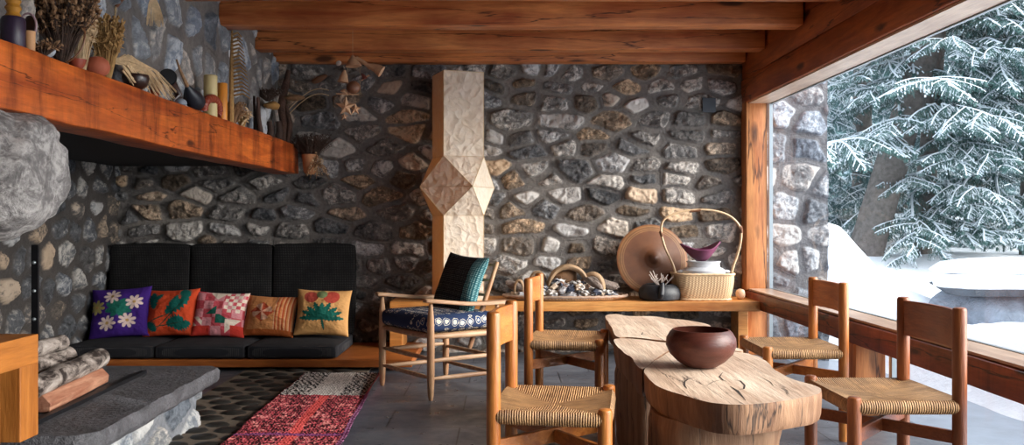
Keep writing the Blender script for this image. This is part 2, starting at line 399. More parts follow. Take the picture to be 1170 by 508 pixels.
# cobbled strip round the hearth
M_COB = simple('cobble', lin('#2b2926'), .5, .4, 10, .4, .006); M_GROUT = simple('cobble_grout', lin('#6e6254'), .9, .2, 30)
struct(MB().box((-1.42, 5.1, .003), (.9, 3.0, .006)).build('floor_cobbled', M_GROUT, smooth=False))
cb = MB(); yy = 3.7; row = 0
while yy < 6.5:
    xx = -1.78+(row % 2)*.089
    while xx < -1.02:
        q = random.uniform(.85, 1.1)
        cb.blob((xx+random.uniform(-.012, .012), yy+random.uniform(-.012, .012), .006), (.155*q, .12*q, .03), seed=random.random()*50, amp=.1, n=6, m=14); xx += .178
    yy += .137; row += 1
o = struct(cb.build('floor_cobbles', M_COB))

# ceiling beams
def rough_box(c, d, seg, amp, seed, fr=1.2):
    "box subdivided along each side with irregular hewn faces"
    mb = MB(); c = Vector(c); n = seg
    for ax in range(3):
        for sg in (-1, 1):
            u, v = [(1, 2), (2, 0), (0, 1)][ax]; o = len(mb.v); nu, nv = n[u], n[v]
            vs = []
            for i in range(nu+1):
                for j in range(nv+1):
                    q = [0, 0, 0]; q[ax] = sg*d[ax]/2; q[u] = (i/nu-.5)*d[u]; q[v] = (j/nv-.5)*d[v]
                    p = c+Vector(q); k = Vector((n3((p.x+seed, p.y, p.z), fr), n3((p.x, p.y+seed+9, p.z), fr), n3((p.x, p.y, p.z+seed+5), fr)))
                    vs.append(p+k*amp)
            fs = []
            for i in range(nu):
                for j in range(nv):
                    a = i*(nv+1)+j; f = (a, a+nv+1, a+nv+2, a+1); fs.append(f if sg > 0 else f[::-1])
            mb.add(vs, fs)
    return mb
def weld(o, dist=1e-4):
    import bmesh
    bm = bmesh.new(); bm.from_mesh(o.data); bmesh.ops.remove_doubles(bm, verts=bm.verts, dist=dist); bm.to_mesh(o.data); bm.free()
    return o
for d0, th, lab in ((7.13, .13, 'rough red-brown ceiling beam hard against the back stone wall'),
                    (6.62, .15, 'red-brown ceiling beam, second out from the back stone wall'),
                    (5.8, .17, 'red-brown ceiling beam, third out from the back stone wall'),
                    (5.03, .17, 'ceiling beam nearest the viewer, only its lit underside showing at the top')):
    o = weld(rough_box((.05, d0, 2.475), (3.82, th, .21), (24, 2, 2), .008, d0).build('ceiling_beam', W_BEAM, bevel=.006))
    origin(o, (.05, d0, 2.37)); tag(o, lab, 'beam', 'ceiling beams')

# window wall on the right
win = bpy.data.objects.new('window_1', None); C.objects.link(win); win.location = (2.08, 2.8, 0); struct(win)
def wpart(name, mb, m, **k):
    o = mb.build(name, m, None, **k); o.data.transform(Matrix.Translation((-2.08, -2.8, 0))); o.parent = win; return o
def wbeam(name, x0, x1, z0, z1, m, seed, seg):
    mb = rough_box(((x0+x1)/2, 2.8, (z0+z1)/2), (x1-x0, 8.9, z1-z0), seg, .007, seed)
    o = mb.build(name, m, None, bevel=.005); weld(o); o.data.transform(Matrix.Translation((-2.08, -2.8, 0))); o.parent = win; return o
wbeam('sill_beam', XR, 2.20, .397, .52, W_SILL, 4, (2, 60, 2))
wbeam('header_beam', XR, 2.20, 2.05, 2.245, W_BEAMY, 14, (2, 60, 2))
wbeam('upper_beam', XR+.004, 2.22, 2.25, 2.62, W_BEAMY, 24, (2, 60, 2))
for (y0, y1, z0, z1, nm) in ((7.09, 7.24, 0, .397, 'lower_post'), (7.09, 7.24, .52, 2.05, 'post'), (4.89, 5.02, 0, .397, 'lower_post')):
    mb = rough_box((2.055, (y0+y1)/2, (z0+z1)/2), (.17, y1-y0, z1-z0), (2, 2, 14), .006, y0+z0)
    o = mb.build(nm, W_POST, None, bevel=.005); weld(o); o.data.transform(Matrix.Translation((-2.08, -2.8, 0))); o.parent = win
m, t, b = nt('window_glass'); t.nodes.remove(b); tr = N(t, 'ShaderNodeBsdfTransparent'); gl = N(t, 'ShaderNodeBsdfGlossy'); gl.inputs['Roughness'].default_value = .02
lw = N(t, 'ShaderNodeLayerWeight'); fp = N(t, 'ShaderNodeMath', operation='POWER'); fp.inputs[1].default_value = 5.0; t.links.new(lw.outputs['Facing'], fp.inputs[0])
fr = N(t, 'ShaderNodeMath', operation='MULTIPLY_ADD'); fr.inputs[1].default_value = .3; fr.inputs[2].default_value = .02; t.links.new(fp.outputs[0], fr.inputs[0]); mx = N(t, 'ShaderNodeMixShader')
t.links.new(fr.outputs[0], mx.inputs[0]); t.links.new(tr.outputs[0], mx.inputs[1]); t.links.new(gl.outputs[0], mx.inputs[2]); t.links.new(mx.outputs[0], t.nodes['Material Output'].inputs[0])
M_GLASS = m
wpart('glass_pane', MB().add([(2.17, -1.6, .52), (2.17, 7.12, .52), (2.17, 7.12, 2.05), (2.17, -1.6, 2.05)], [(0, 1, 2, 3)]), M_GLASS, smooth=False)
wpart('glass_pane', MB().add([(2.17, -1.6, .0), (2.17, 7.12, .0), (2.17, 7.12, .4), (2.17, -1.6, .4)], [(0, 1, 2, 3)]), M_GLASS, smooth=False)
W_PALE = wood('head_bounce_wood', lin('#cdb097'), lin('#efdcc8'), 'y', .35, .8, 0)  # wood paled to carry the snow bounce under the header
W_SHEEN = wood('sill_sheen_wood', lin('#a08574'), lin('#d3bba8'), 'y', .28, .8, 0)  # wood paled to carry the light reflected off the sill top
wpart('head_bounce_strip', MB().box((2.075, 2.75, 2.043), (.17, 8.7, .012)), W_PALE, smooth=False)  # strip added under the header; snow bounce put into its pale colour
wpart('sill_sheen_strip', MB().box((2.075, 2.75, .531), (.17, 8.7, .012)), W_SHEEN, smooth=False)  # strip added on the sill; reflected daylight put into its pale colour
wpart('metal_strip', MB().box((2.165, 7.09, 1.285), (.03, .03, 1.53)).box((2.165, 7.09, .2), (.03, .03, .4)).box((2.165, 4.86, .2), (.03, .04, .4)), M_ALU, smooth=False)
wpart('metal_strip', MB().box((2.175, 2.75, .53), (.02, 8.7, .02)).box((2.175, 2.75, 2.04), (.02, 8.7, .02)), M_ALU, smooth=False)

# mantel
MX = -1.67
o = weld(rough_box((-1.765, 4.3, 1.583), (.19, 5.7, .235), (2, 70, 4), .012, 3, 1.6).build('mantel_beam', W_MANTEL, bevel=.006))
origin(o, (-1.765, 4.3, 1.465)); tag(o, 'massive orange-brown hewn mantel beam spanning the fireplace on the left', 'beam')
o = MB().blob((-1.86, 3.05, 1.262), (.58, .5, .44), seed=2.2, amp=.15, fr=3.2, n=60, m=80, pw=.62).build('corbel_stone', M_ROCK)
me = o.data
for nme, val in (('stone', 1.0), ('tint', .62), ('warm', .0)):
    at = me.attributes.new(nme, 'FLOAT', 'POINT'); at.data.foreach_set('value', np.full(len(me.vertices), val, np.float32))
origin(o, (-1.79, 3.02, 1.08)); tag(o, 'large pale rounded boulder under the near end of the mantel beam', 'stone')

# hearth
he = thing('hearth', 'raised stone hearth with a thick dark slab top and masonry base', 'hearth', (-2.3, 3.95, 0))
def smoothloop(pts, k=6):
    n = len(pts); out = []
    for i in range(n):
        p0, p1, p2, p3 = [Vector((*pts[(i+j-1) % n], 0)) for j in range(4)]
        for s_ in range(k):
            u = s_/k; out.append(tuple((.5*((2*p1)+(-p0+p2)*u+(2*p0-5*p1+4*p2-p3)*u*u+(-p0+3*p1-3*p2+p3)*u**3))[:2]))
    return out
def slab(outline, z0, z1, mat, name, parent, off=(0, 0), amp=.006, rnd=.012, taper=0, seed=0, layers=6, mat2=None, fr=8):
    "thick slab with an irregular side; top and bottom are fans to the centroid"
    n = len(outline); cx = sum(p[0] for p in outline)/n; cy = sum(p[1] for p in outline)/n; vs = []; fs = []
    for L in range(layers+1):
        tz = L/layers; z = z0+(z1-z0)*tz; ins = 0
        if L == 0 or L == layers: ins = rnd
        ins += taper*(1-tz)
        for i, (x, y) in enumerate(outline):
            dx, dy = x-cx, y-cy; dl = math.hypot(dx, dy)+1e-9
            k = n3((x*fr, y*fr, z*fr+seed), 1, 3)*amp-ins
            vs.append((x+dx/dl*k-off[0], y+dy/dl*k-off[1], z))
    for L in range(layers):
        for i in range(n): fs.append((L*n+i, L*n+(i+1) % n, (L+1)*n+(i+1) % n, (L+1)*n+i))
    nside = len(fs); fs.append(tuple(layers*n+i for i in range(n))); fs.append(tuple(reversed(range(n))))
    mb = MB().add(vs, fs); o = mb.build(name, mat, parent)
    if mat2: o.data.materials.append(mat2); [setattr(p, 'material_index', 1) for p in list(o.data.polygons)[:nside]]
    return o
def densify(pts, step=.04):
    out = []
    for i, p in enumerate(pts):
        q = pts[(i+1) % len(pts)]; k = max(1, int(math.hypot(q[0]-p[0], q[1]-p[1])/step))
        for j in range(k): out.append((p[0]+(q[0]-p[0])*j/k, p[1]+(q[1]-p[1])*j/k))
    return out
ol = densify([(-3.15, 3.2), (-1.56, 3.18), (-1.49, 3.26), (-1.50, 4.0), (-1.505, 4.66), (-1.56, 4.72), (-3.15, 4.74)], .03)
slab(ol, .235, .31, M_SLAB, 'slab', he, (-2.3, 3.95), .018, .014, 0, 3, 5)
o = MB().box((-.075, 0, .118), (1.45, 1.38, .236)).build('core', M_ST_HEARTH, he, smooth=False)
for nme, val in (('stone', 0), ('tint', .5), ('warm', .0)):
    at = o.data.attributes.new(nme, 'FLOAT', 'POINT'); at.data.foreach_set('value', np.full(len(o.data.vertices), val, np.float32))
o = stone_panel('masonry_face', (-1.645, 3.24, 0), (0, 1, 0), (0, 0, 1), (1, 0, 0), 1.43, .245, .007, M_ST_HEARTH, 21, .23, .34, .02, .02)
o.data.transform(Matrix.Translation((2.3, -3.95, 0))); o.parent = he
o = stone_panel('masonry_face', (-3.1, 3.25, 0), (1, 0, 0), (0, 0, 1), (0, -1, 0), 1.47, .245, .01, M_ST_HEARTH, 22, .23, .34, .02, .02)
o.data.transform(Matrix.Translation((2.3, -3.95, 0))); o.parent = he

# ------------------------------------------------------------------ bench and cushions
bn = thing('bench', 'low wide orange wooden bench board under the black cushions', 'bench', (-1.92, 6.76, 0))
MB().box((0, 0, .0585), (2.52, .90, .055)).build('board', W_BENCH, bn, smooth=False, bevel=.005)
for x in (-1.1, 0, 1.1): MB().box((x, .1, .015), (.08, .6, .032)).build('bearer', W_BENCH, bn, smooth=False)
def tweed(name, base, dots, ax=2, step=.011, gap=.62):
    m, t, b = nt(name); mp = mapping(t, (1/step,)*3, rand=False); sp = N(t, 'ShaderNodeSeparateXYZ'); t.links.new(mp.outputs[0], sp.inputs[0])
    outs = []
    for k in range(3):
        f = N(t, 'ShaderNodeMath', operation='FRACT'); t.links.new(sp.outputs[k], f.inputs[0])
        g = N(t, 'ShaderNodeMath', operation='GREATER_THAN'); t.links.new(f.outputs[0], g.inputs[0]); g.inputs[1].default_value = gap; outs.append(g)
    mu = N(t, 'ShaderNodeMath', operation='MULTIPLY'); t.links.new(outs[ax].outputs[0], mu.inputs[0]); t.links.new(outs[0].outputs[0], mu.inputs[1]); mu.use_clamp = True
    n = noise(t, mapping(t, rand=False), 9, 5); r = ramp(t, [(.35, tuple(c*.3 for c in dots)), (.65, dots)]); t.links.new(n.outputs[0], r.inputs[0])
    c = mixc(t, 'MIX', mu.outputs[0], base, r.outputs[0]); t.links.new(c, b.inputs['Base Color']); b.inputs['Roughness'].default_value = .9; b.inputs['Specular IOR Level'].default_value = .15
    bump(t, b, mu.outputs[0], .5, .003); return m
M_TWEED = tweed('black_tweed', (.008, .008, .009), (.085, .08, .075))
M_TWEED2 = tweed('black_tweed_seat', (.022, .022, .026), (.09, .09, .09), 1)
M_TWSIDE = simple('cushion_navy', (.012, .016, .03), .85)
def softbox(d, seed, bulge=.012, r=.025):
    mb = MB(); n = 14; vs = []; fs = []
    m_ = 10
    import itertools
    for ax in range(3):
        for sg in (-1, 1):
            u, v = [(1, 2), (2, 0), (0, 1)][ax]; pts = []; nu = 16; nv = 16
            for i in range(nu+1):
                for j in range(nv+1):
                    q = [0, 0, 0]; q[ax] = sg; q[u] = 2*i/nu-1; q[v] = 2*j/nv-1
                    # rounded box
                    p = Vector([q[a]*d[a]/2 for a in range(3)]); inner = Vector([max(-d[a]/2+r, min(d[a]/2-r, p[a])) for a in range(3)])
                    dv = p-inner
                    if dv.length > 1e-9: dv = dv.normalized()*r
                    p = inner+dv
                    p[ax] += sg*bulge*(1-q[u]**2)*(1-q[v]**2)+.003*n3((p.x*6+seed, p.y*6, p.z*6))
                    pts.append(p)
            f2 = []
            for i in range(nu):
                for j in range(nv):
                    a = i*(nv+1)+j; f = (a, a+nv+1, a+nv+2, a+1); f2.append(f if sg > 0 else f[::-1])
            mb.add(pts, f2)
    return mb
where = ['left-hand', 'middle', 'right-hand']
for k in range(3):
    x = -2.86+.665*k
    if k == 0: wd, x = .64, -2.85
    else: wd = .655
    o = weld(softbox((wd, .70, .10), k).build('seat_cushion', M_TWEED2)); o.location = (x, 6.67, .138)
    tag(o, where[k]+' flat black seat cushion on the low bench', 'cushion', 'bench seat cushions')
    o = weld(softbox((wd, .11, .72), k+8).build('back_cushion', M_TWEED)); o.location = (x, 7.08, .535); o.rotation_euler = (math.radians(-5), 0, 0)
    tag(o, where[k]+' tall black checked back cushion against the stone wall', 'cushion', 'bench back cushions')

# pillows ---------------------------------------------------------------
def pillow(name, label, wd, ht, th, colf, M4, mat, n=110, seed=0, parent=None, pinch=.07):
    s = np.linspace(-1, 1, n); U_, V_ = np.meshgrid(s, s)
    def side(sg):
        T = th/2*((1-U_**2)*(1-V_**2)+1e-6)**.42
        wr = fbm(U_*2.2+seed, V_*2.2, sg*3.0, 4)*.02*((1-U_**2)*(1-V_**2)+1e-6)**.25
        X = U_*wd/2*(1-pinch*(1-V_**2)); Z = V_*ht/2*(1-pinch*(1-U_**2)); Y = -sg*(T+wr)
        return X, Y, Z
    X1, Y1, Z1 = side(1); X2, Y2, Z2 = side(-1)
    X = np.concatenate([X1, X2[::-1][1:]]); Y = np.concatenate([Y1, Y2[::-1][1:]]); Z = np.concatenate([Z1, Z2[::-1][1:]])
    c1 = colf(U_, V_); col = np.concatenate([c1, c1[::-1][1:]])
    o = gridmesh(name, X, Y, Z, mat, parent, col=col); o.matrix_local = M4
    if label: tag(o, label, 'pillow')
    return o
def cl(n, c): return np.broadcast_to(np.array(c), n.shape+(3,)).copy()
def put(col, mk, c): col[mk] = c
M_PIL = vcol('pillow_cloth', .85, .35, 260)
def flower(col, U_, V_, cx, cy, R, pet, c, cc, ph=0.0):
    dx, dy = U_-cx, V_-cy; r = np.hypot(dx, dy); th = np.arctan2(dy, dx)+ph
    put(col, r < R*(.28+.72*np.abs(np.cos(th*pet/2))**.6), c); put(col, r < R*.2, cc)
def leaf(U_, V_, x0, y0, x1, y1, w_):
    L = math.hypot(x1-x0, y1-y0); ux, uy = (x1-x0)/L, (y1-y0)/L; a = ((U_-x0)*ux+(V_-y0)*uy)/L; b = -(U_-x0)*uy+(V_-y0)*ux
    return (a > 0) & (a < 1) & (np.abs(b) < w_*np.sqrt(np.clip(np.sin(np.clip(a, 0, 1)*PI), 0, 1))*(1+.25*np.sin(a*40)))
def c_purple(U_, V_):
    c = cl(U_, lin('#3d1f74')); g = lin('#1f6b5c')
    for a in range(8): put(c, leaf(U_, V_, .02, .12, .02+.5*math.cos(a*PI/4+.3), .12+.42*math.sin(a*PI/4+.3), .12), g)
    for (x, y, p) in ((-.22, .62, 0), (.55, .33, .3), (-.35, -.5, .1), (.33, -.42, .5), (-.78, .2, .2)): flower(c, U_, V_, x, y, .31, 8, lin('#dcc4bb') if x > -.7 else lin('#a79a5e'), lin('#b9935b'), p)
    return c
def c_orange(U_, V_):
    c = cl(U_, lin('#d9502c')); g = lin('#15635a')
    for q in ((-.1, -.1, .75, .55, .26), (.75, .6, .35, .95, .2), (-.6, .1, -.75, .85, .2), (-.7, .4, -.3, .75, .12), (.0, -.6, .65, -.35, .26), (.3, -.75, .9, -.5, .2), (-.8, -.45, -.4, -.85, .16), (.1, .1, .3, .7, .13)): put(c, leaf(U_, V_, *q), g)
    for a, b_ in (((-.4, -.8), (.6, .45)), ((-.8, -.5), (.1, -.1)), ((-.5, -.7), (.6, -.5))):
        put(c, leaf(U_, V_, *a, *b_, .025), lin('#2e4a3c'))
    return c
def c_patch(U_, V_):
    c = cl(U_, lin('#c8505a')); pk, wh, gn, rd = lin('#d98f95'), lin('#e6d6c4'), lin('#1f5e50'), lin('#c63a2e')
    put(c, (np.floor((U_+1)*2.6)+np.floor((V_+1)*2.6)) % 2 == 0, pk)
    put(c, (U_ > .2) & (V_ > 0) & ((np.floor(U_*6)+np.floor(V_*6)) % 2 == 0), wh)
    put(c, (V_ < .3) & (V_ > -.1) & (U_ < -.1) & (U_ > -.65) & (V_-.3 < (U_+.1)*.9) & (V_ > -(U_+.4)*.9-.3), gn)
    put(c, (V_ > -.5) & (V_ < -.1) & (U_ > -.1) & (U_ < .45) & (V_+.1 < -(U_+.1)*.6+.1), gn)
    put(c, (U_ < -.6) & (V_ < -.2) & ((U_+V_) % .4 < .2), wh)
    put(c, (U_ > .3) & (V_ < -.3) & (U_-V_ < 1.2), wh); put(c, (U_ > .5) & (V_ < -.55), rd)
    put(c, (V_ > .6) & (np.abs(U_+.1) < .3) & (V_ > .6+np.abs(U_+.1)), wh); put(c, (U_ < -.3) & (V_ < -.6), rd)
    return c
def c_stripe(U_, V_):
    c = cl(U_, lin('#cf8a55')); put(c, (U_ > .25) & ((U_*7) % 1 < .45), lin('#b9552f')); put(c, (U_ > .25) & ((U_*7) % 1 > .8), lin('#dfb187'))
    x, y = U_+.25, V_-.1; put(c, (np.abs(x)+np.abs(y) < .5), lin('#a8462c')); th = np.arctan2(y, x); r = np.hypot(x, y)
    put(c, (r < .42) & (np.floor(th/(PI/4)) % 2 == 0), lin('#dba589')); put(c, (V_ < -.75), lin('#b8602e')); put(c, (U_ < -.8), lin('#ba6d3f')); return c
def c_palm(U_, V_):
    c = cl(U_, lin('#cf9c62'))
    put(c, np.hypot(U_+.45, V_-.62) < .27, lin('#a8453a')); put(c, np.hypot(U_-.32, V_-.62) < .3, lin('#b5483a')); put(c, np.hypot(U_+.05, V_-.75) < .2, lin('#6c7a52'))
    for a in range(9):
        an = PI*(.03+.94*a/8); put(c, leaf(U_, V_, 0, -.38, .85*math.cos(an), -.38+.78*math.sin(an)*(1 if a % 2 else .92), .11), lin('#145c50'))
    put(c, leaf(U_, V_, 0, -.3, .12, -.85, .05), lin('#145c50')); return c
def pm(px, py, d, yaw=0, tilt=20, roll=0):
    return Matrix.Translation(P(px, py, d)) @ Matrix.Rotation(math.radians(yaw), 4, 'Z') @ Matrix.Rotation(math.radians(-tilt), 4, 'X') @ Matrix.Rotation(math.radians(roll), 4, 'Y')
pillow('throw_pillow', 'purple throw pillow with white daisies on the left of the bench', .45, .40, .15, c_purple, pm(138, 357, 6.74, 4, 22, -4), M_PIL, seed=1)
pillow('throw_pillow', 'orange-red throw pillow with dark green leaves', .42, .38, .14, c_orange, pm(196, 357, 6.76, -8, 22, -3), M_PIL, seed=2)
pillow('throw_pillow', 'pink and white patchwork throw pillow with green triangles', .41, .36, .14, c_patch, pm(252, 359, 6.74, 3, 22, 3), M_PIL, seed=3)
pillow('throw_pillow', 'tan and rust throw pillow with stripes and a pieced star', .41, .33, .14, c_stripe, pm(309, 361, 6.74, -4, 24, 2), M_PIL, seed=4)
pillow('throw_pillow', 'tan throw pillow with green palm leaf on the right of the bench', .42, .37, .15, c_palm, pm(369, 357, 6.72, 3, 22, 2), M_PIL, seed=5)

# rug --------------------------------------------------------------------
def make_rug():
    nx, ny = 150, 520; u = np.linspace(0, 1, nx); v = np.linspace(0, 1, ny); U_, V_ = np.meshgrid(u, v)
    Y = 3.95+V_*2.15; X = -1.36+(.02-.04*V_)+U_*(.58-.03*V_)+.01*fbm(V_*6, V_*0+2, 0, 2)
    k = fbm(U_*60, V_*230, 1, 2); zig = np.abs(((U_*34+np.abs(((V_*46) % 1)-.5)*1.2) % 1)-.5)*2
    Z = .031+.005*zig+.004*k+.006*fbm(U_*3, V_*9, 4, 2)
    e = np.clip((U_-.93)/.07, 0, 1); Z += e*.035*np.clip((V_-.45)/.25, 0, 1)+e*.008; Z -= 0
    Z[:, 0] = .022; Z[0] = .003; Z[-1] = .022
    far = V_ > .62
    c = cl(U_, lin('#d8606a')); q = fbm(U_*26, V_*60, 7, 3); st = ((U_*22+V_*3) % 1 < .42)
    z3 = ((U_*13+np.abs(((V_*22) % 1)-.5)*1.5+.6*k) % 1)
    dk = ((z3 > .66) & (np.abs(U_-.5) > .07)) | ((zig+.9*k) > .78) | (((U_*30+V_*4) % 1 < .4) & (np.sin(V_*150+3*q) > .1) & (np.abs(U_-.5) < .32))
    put(c, q > .28, lin('#ee9590')); put(c, dk & (q < .25), lin('#351a1e')); put(c, (np.abs(U_-.52-.02*k) < .05), lin('#e8605c'))
    c[far] = lin('#e6e0da'); z2 = ((U_*15+np.abs(((V_*26) % 1)-.5)*1.6+.5*k) % 1); put(c, far & (z2 > .48) & (np.abs(U_-.5) > .16), lin('#151315')); put(c, far & (np.abs(U_-.5) <= .16) & (k > .4), lin('#a09a95'))
    put(c, (np.abs(V_-.625) < .006) | (U_ < .02), lin('#b44b5a')); put(c, (U_ > .95), lin('#d9787e')); put(c, (U_ > .95) & ~far, lin('#b0709a'))
    put(c, (np.abs(V_-.18) < .012), lin('#8d4a78')); put(c, V_ > .992, lin('#6b5a58'))
    o = gridmesh('rug', X, Y, Z, vcol('rug_wool', .95, .5, 180), col=c)
    tag(origin(o, (-1.07, 5.0, 0)), 'long knitted runner in red and black with a grey and white end', 'rug')
make_rug()

# ------------------------------------------------------------------ rush chairs
def rush_mat():
    m, t, b = nt('woven_rush'); tc = N(t, 'ShaderNodeTexCoord'); sp = N(t, 'ShaderNodeSeparateXYZ'); t.links.new(tc.outputs['Object'], sp.inputs[0])
    ax = N(t, 'ShaderNodeMath', operation='ABSOLUTE'); ay = N(t, 'ShaderNodeMath', operation='ABSOLUTE'); t.links.new(sp.outputs[0], ax.inputs[0]); t.links.new(sp.outputs[1], ay.inputs[0])
    sc_ = N(t, 'ShaderNodeMath', operation='MULTIPLY'); sc_.inputs[1].default_value = .88; t.links.new(ay.outputs[0], sc_.inputs[0])
    g = N(t, 'ShaderNodeMath', operation='GREATER_THAN'); t.links.new(sc_.outputs[0], g.inputs[0]); t.links.new(ax.outputs[0], g.inputs[1])
    mx = N(t, 'ShaderNodeMix', data_type='FLOAT'); t.links.new(g.outputs[0], mx.inputs[0]); t.links.new(sp.outputs[1], mx.inputs[2]); t.links.new(sp.outputs[0], mx.inputs[3])
    n0 = noise(t, None, 30, 3); t.links.new(tc.outputs['Object'], n0.inputs['Vector'])
    w1 = N(t, 'ShaderNodeMath', operation='MULTIPLY_ADD'); t.links.new(n0.outputs[0], w1.inputs[0]); w1.inputs[1].default_value = .006; t.links.new(mx.outputs[0], w1.inputs[2])
    w2 = N(t, 'ShaderNodeMath', operation='MULTIPLY'); t.links.new(w1.outputs[0], w2.inputs[0]); w2.inputs[1].default_value = 2*PI/.0085
    s = N(t, 'ShaderNodeMath', operation='SINE'); t.links.new(w2.outputs[0], s.inputs[0])
    h = N(t, 'ShaderNodeMath', operation='MULTIPLY_ADD'); t.links.new(s.outputs[0], h.inputs[0]); h.inputs[1].default_value = .5; h.inputs[2].default_value = .5
    r = ramp(t, [(0, lin('#7a5632')), (.3, lin('#a87c4e')), (1, lin('#d6b184'))]); t.links.new(h.outputs[0], r.inputs[0])
    n1 = noise(t, None, 14, 4); t.links.new(tc.outputs['Object'], n1.inputs['Vector']); r1 = ramp(t, [(.3, (.62, .55, .48)), (.68, (1.15, 1.12, 1.05))]); t.links.new(n1.outputs[0], r1.inputs[0])
    # strand-by-strand tone
    fl = N(t, 'ShaderNodeMath', operation='MULTIPLY'); fl.inputs[1].default_value = 1/.0085; t.links.new(w1.outputs[0], fl.inputs[0]); f2 = N(t, 'ShaderNodeMath', operation='FLOOR'); t.links.new(fl.outputs[0], f2.inputs[0])
    wn = N(t, 'ShaderNodeTexWhiteNoise', noise_dimensions='1D'); t.links.new(f2.outputs[0], wn.inputs['W']); r2 = ramp(t, [(0, (.7, .66, .6)), (1, (1.2, 1.18, 1.12))]); t.links.new(wn.outputs[0], r2.inputs[0])
    c = mixc(t, 'MULTIPLY', 1, r.outputs[0], r1.outputs[0]); c = mixc(t, 'MULTIPLY', .8, c, r2.outputs[0]); t.links.new(c, b.inputs['Base Color'])
    b.inputs['Roughness'].default_value = .6; bump(t, b, h.outputs[0], .8, .004); return m
M_RUSH = rush_mat()
CW, CDp, CR = .215, .188, .0245
def rush_seat():
    n = 60; hx, hy = CDp+.028, CW+.028; mb = MB(); ztop, zb = .458, .405; vs = []
    # closed loop profile swept: concentric rings from centre top -> edge -> under
    rings = []
    prof = [(s, 'top') for s in np.linspace(.02, .88, 16)]
    def sq(th, k=6.0):
        c, s = math.cos(th), math.sin(th); r = 1/((abs(c)**k+abs(s)**k)**(1/k)); return c*r, s*r
    def ring(scale, z, sag):
        out = []
        for i in range(n*4):
            th = 2*PI*i/(n*4)+PI/4; a, b = sq(th, 9)
            x, y = a*hx*scale, b*hy*scale
            q = abs(a)*abs(b); dz = 0
            if sag: dz = -.013*(scale**2)*max(0, .9-abs(abs(a)-abs(b))*2.2)*.6*(1-scale**6)-.024*(1-scale**2)
            hgt = .004*abs(math.sin(x*PI/.0085*.5)) if False else 0
            # notch for the posts at the corners
            out.append((x, y, z+dz+hgt))
        return out
    for s in np.linspace(.02, .9, 18): rings.append(ring(s, ztop, True))
    for k in range(1, 9):
        a = PI*k/8-0; rings.append(ring(.9+.1*math.sin(min(a, PI-a) if False else a)*1.0 if True else 0, (ztop+zb)/2+(ztop-zb)/2*math.cos(a), False))
    for s in (.7, .4, .02): rings.append(ring(s, zb, False))
    m_ = n*4; vs = [q for r in rings for q in r]; fs = [tuple(range(m_))]
    for i in range(len(rings)-1):
        for j in range(m_): fs.append((i*m_+j, (i+1)*m_+j, (i+1)*m_+(j+1) % m_, i*m_+(j+1) % m_))
    fs.append(tuple(reversed([(len(rings)-1)*m_+j for j in range(m_)])))
    return mb.add(vs, fs)
def post(x, y, h, r=CR):
    return MB().tube([(x, y, 0), (x, y, .01), (x, y, .2), (x, y, h*.6), (x, y, h-.012), (x, y, h-.003), (x, y, h)], [r*.85, r*.95, r, r, r, r*.9, r*.7], 18)
def make_chair(wz, wf):
    t = thing('rush_chair', 'x', 'chair')
    rush_seat().build('seat', M_RUSH, t)
    for s in (-1, 1):
        post(-CDp, s*CW, .785).build('rear_post', wz, t); post(CDp, s*CW, .468).build('leg', wz, t)
    # curved backrest board
    vs = []; fs = []; n = 16; th = .011
    for i in range(n+1):
        u = 2*i/n-1; y = u*(CW-.012); x0 = -CDp-.028*(1-u*u)
        for (dx, z) in ((-th, .632), (th, .632), (th, .772), (-th, .772)): vs.append((x0+dx, y, z))
    for i in range(n):
        a = i*4
        for j in range(4): fs.append((a+j, a+(j+1) % 4, a+4+(j+1) % 4, a+4+j))
    fs += [(3, 2, 1, 0), (n*4, n*4+1, n*4+2, n*4+3)]
    MB().add(vs, fs).build('backrest', wf, t, bevel=.004)
    L = 2*math.hypot(CW, CDp)-.03; an = math.atan2(CW, CDp)
    MB().box((0, 0, .325), (L, .022, .052), Matrix.Rotation(an, 3, 'Z')).build('stretcher', wf, t, smooth=False, bevel=.003)
    MB().box((0, 0, .321), (L, .021, .045), Matrix.Rotation(-an, 3, 'Z')).build('stretcher', wf, t, smooth=False, bevel=.003)
    return t
ch = make_chair(W_CHAIR, W_CHAIRH)
ch.location = (.185, 3.155, 0); ch.rotation_euler = (0, 0, math.radians(-8.6)); ch['label'] = 'nearest honey-wood rush-seat chair left of the table, seen from its side'; ch['group'] = 'rush-seat chairs'
dup(ch, (.357, 4.845, 0), math.radians(-10), 'honey-wood rush-seat chair behind the nearest left one, before the shelf', 'rush-seat chairs')
dup(ch, (1.50, 4.555, 0), math.radians(180), 'rush-seat chair right of the table by the window, the farther one', 'rush-seat chairs')
c2 = make_chair(W_DCH, W_DCHH); c2.location = (1.435, 3.33, 0); c2.rotation_euler = (0, 0, math.radians(180.5)); c2['label'] = 'large darker brown rush-seat chair at the right, nearest the window and viewer'; c2['group'] = 'rush-seat chairs'

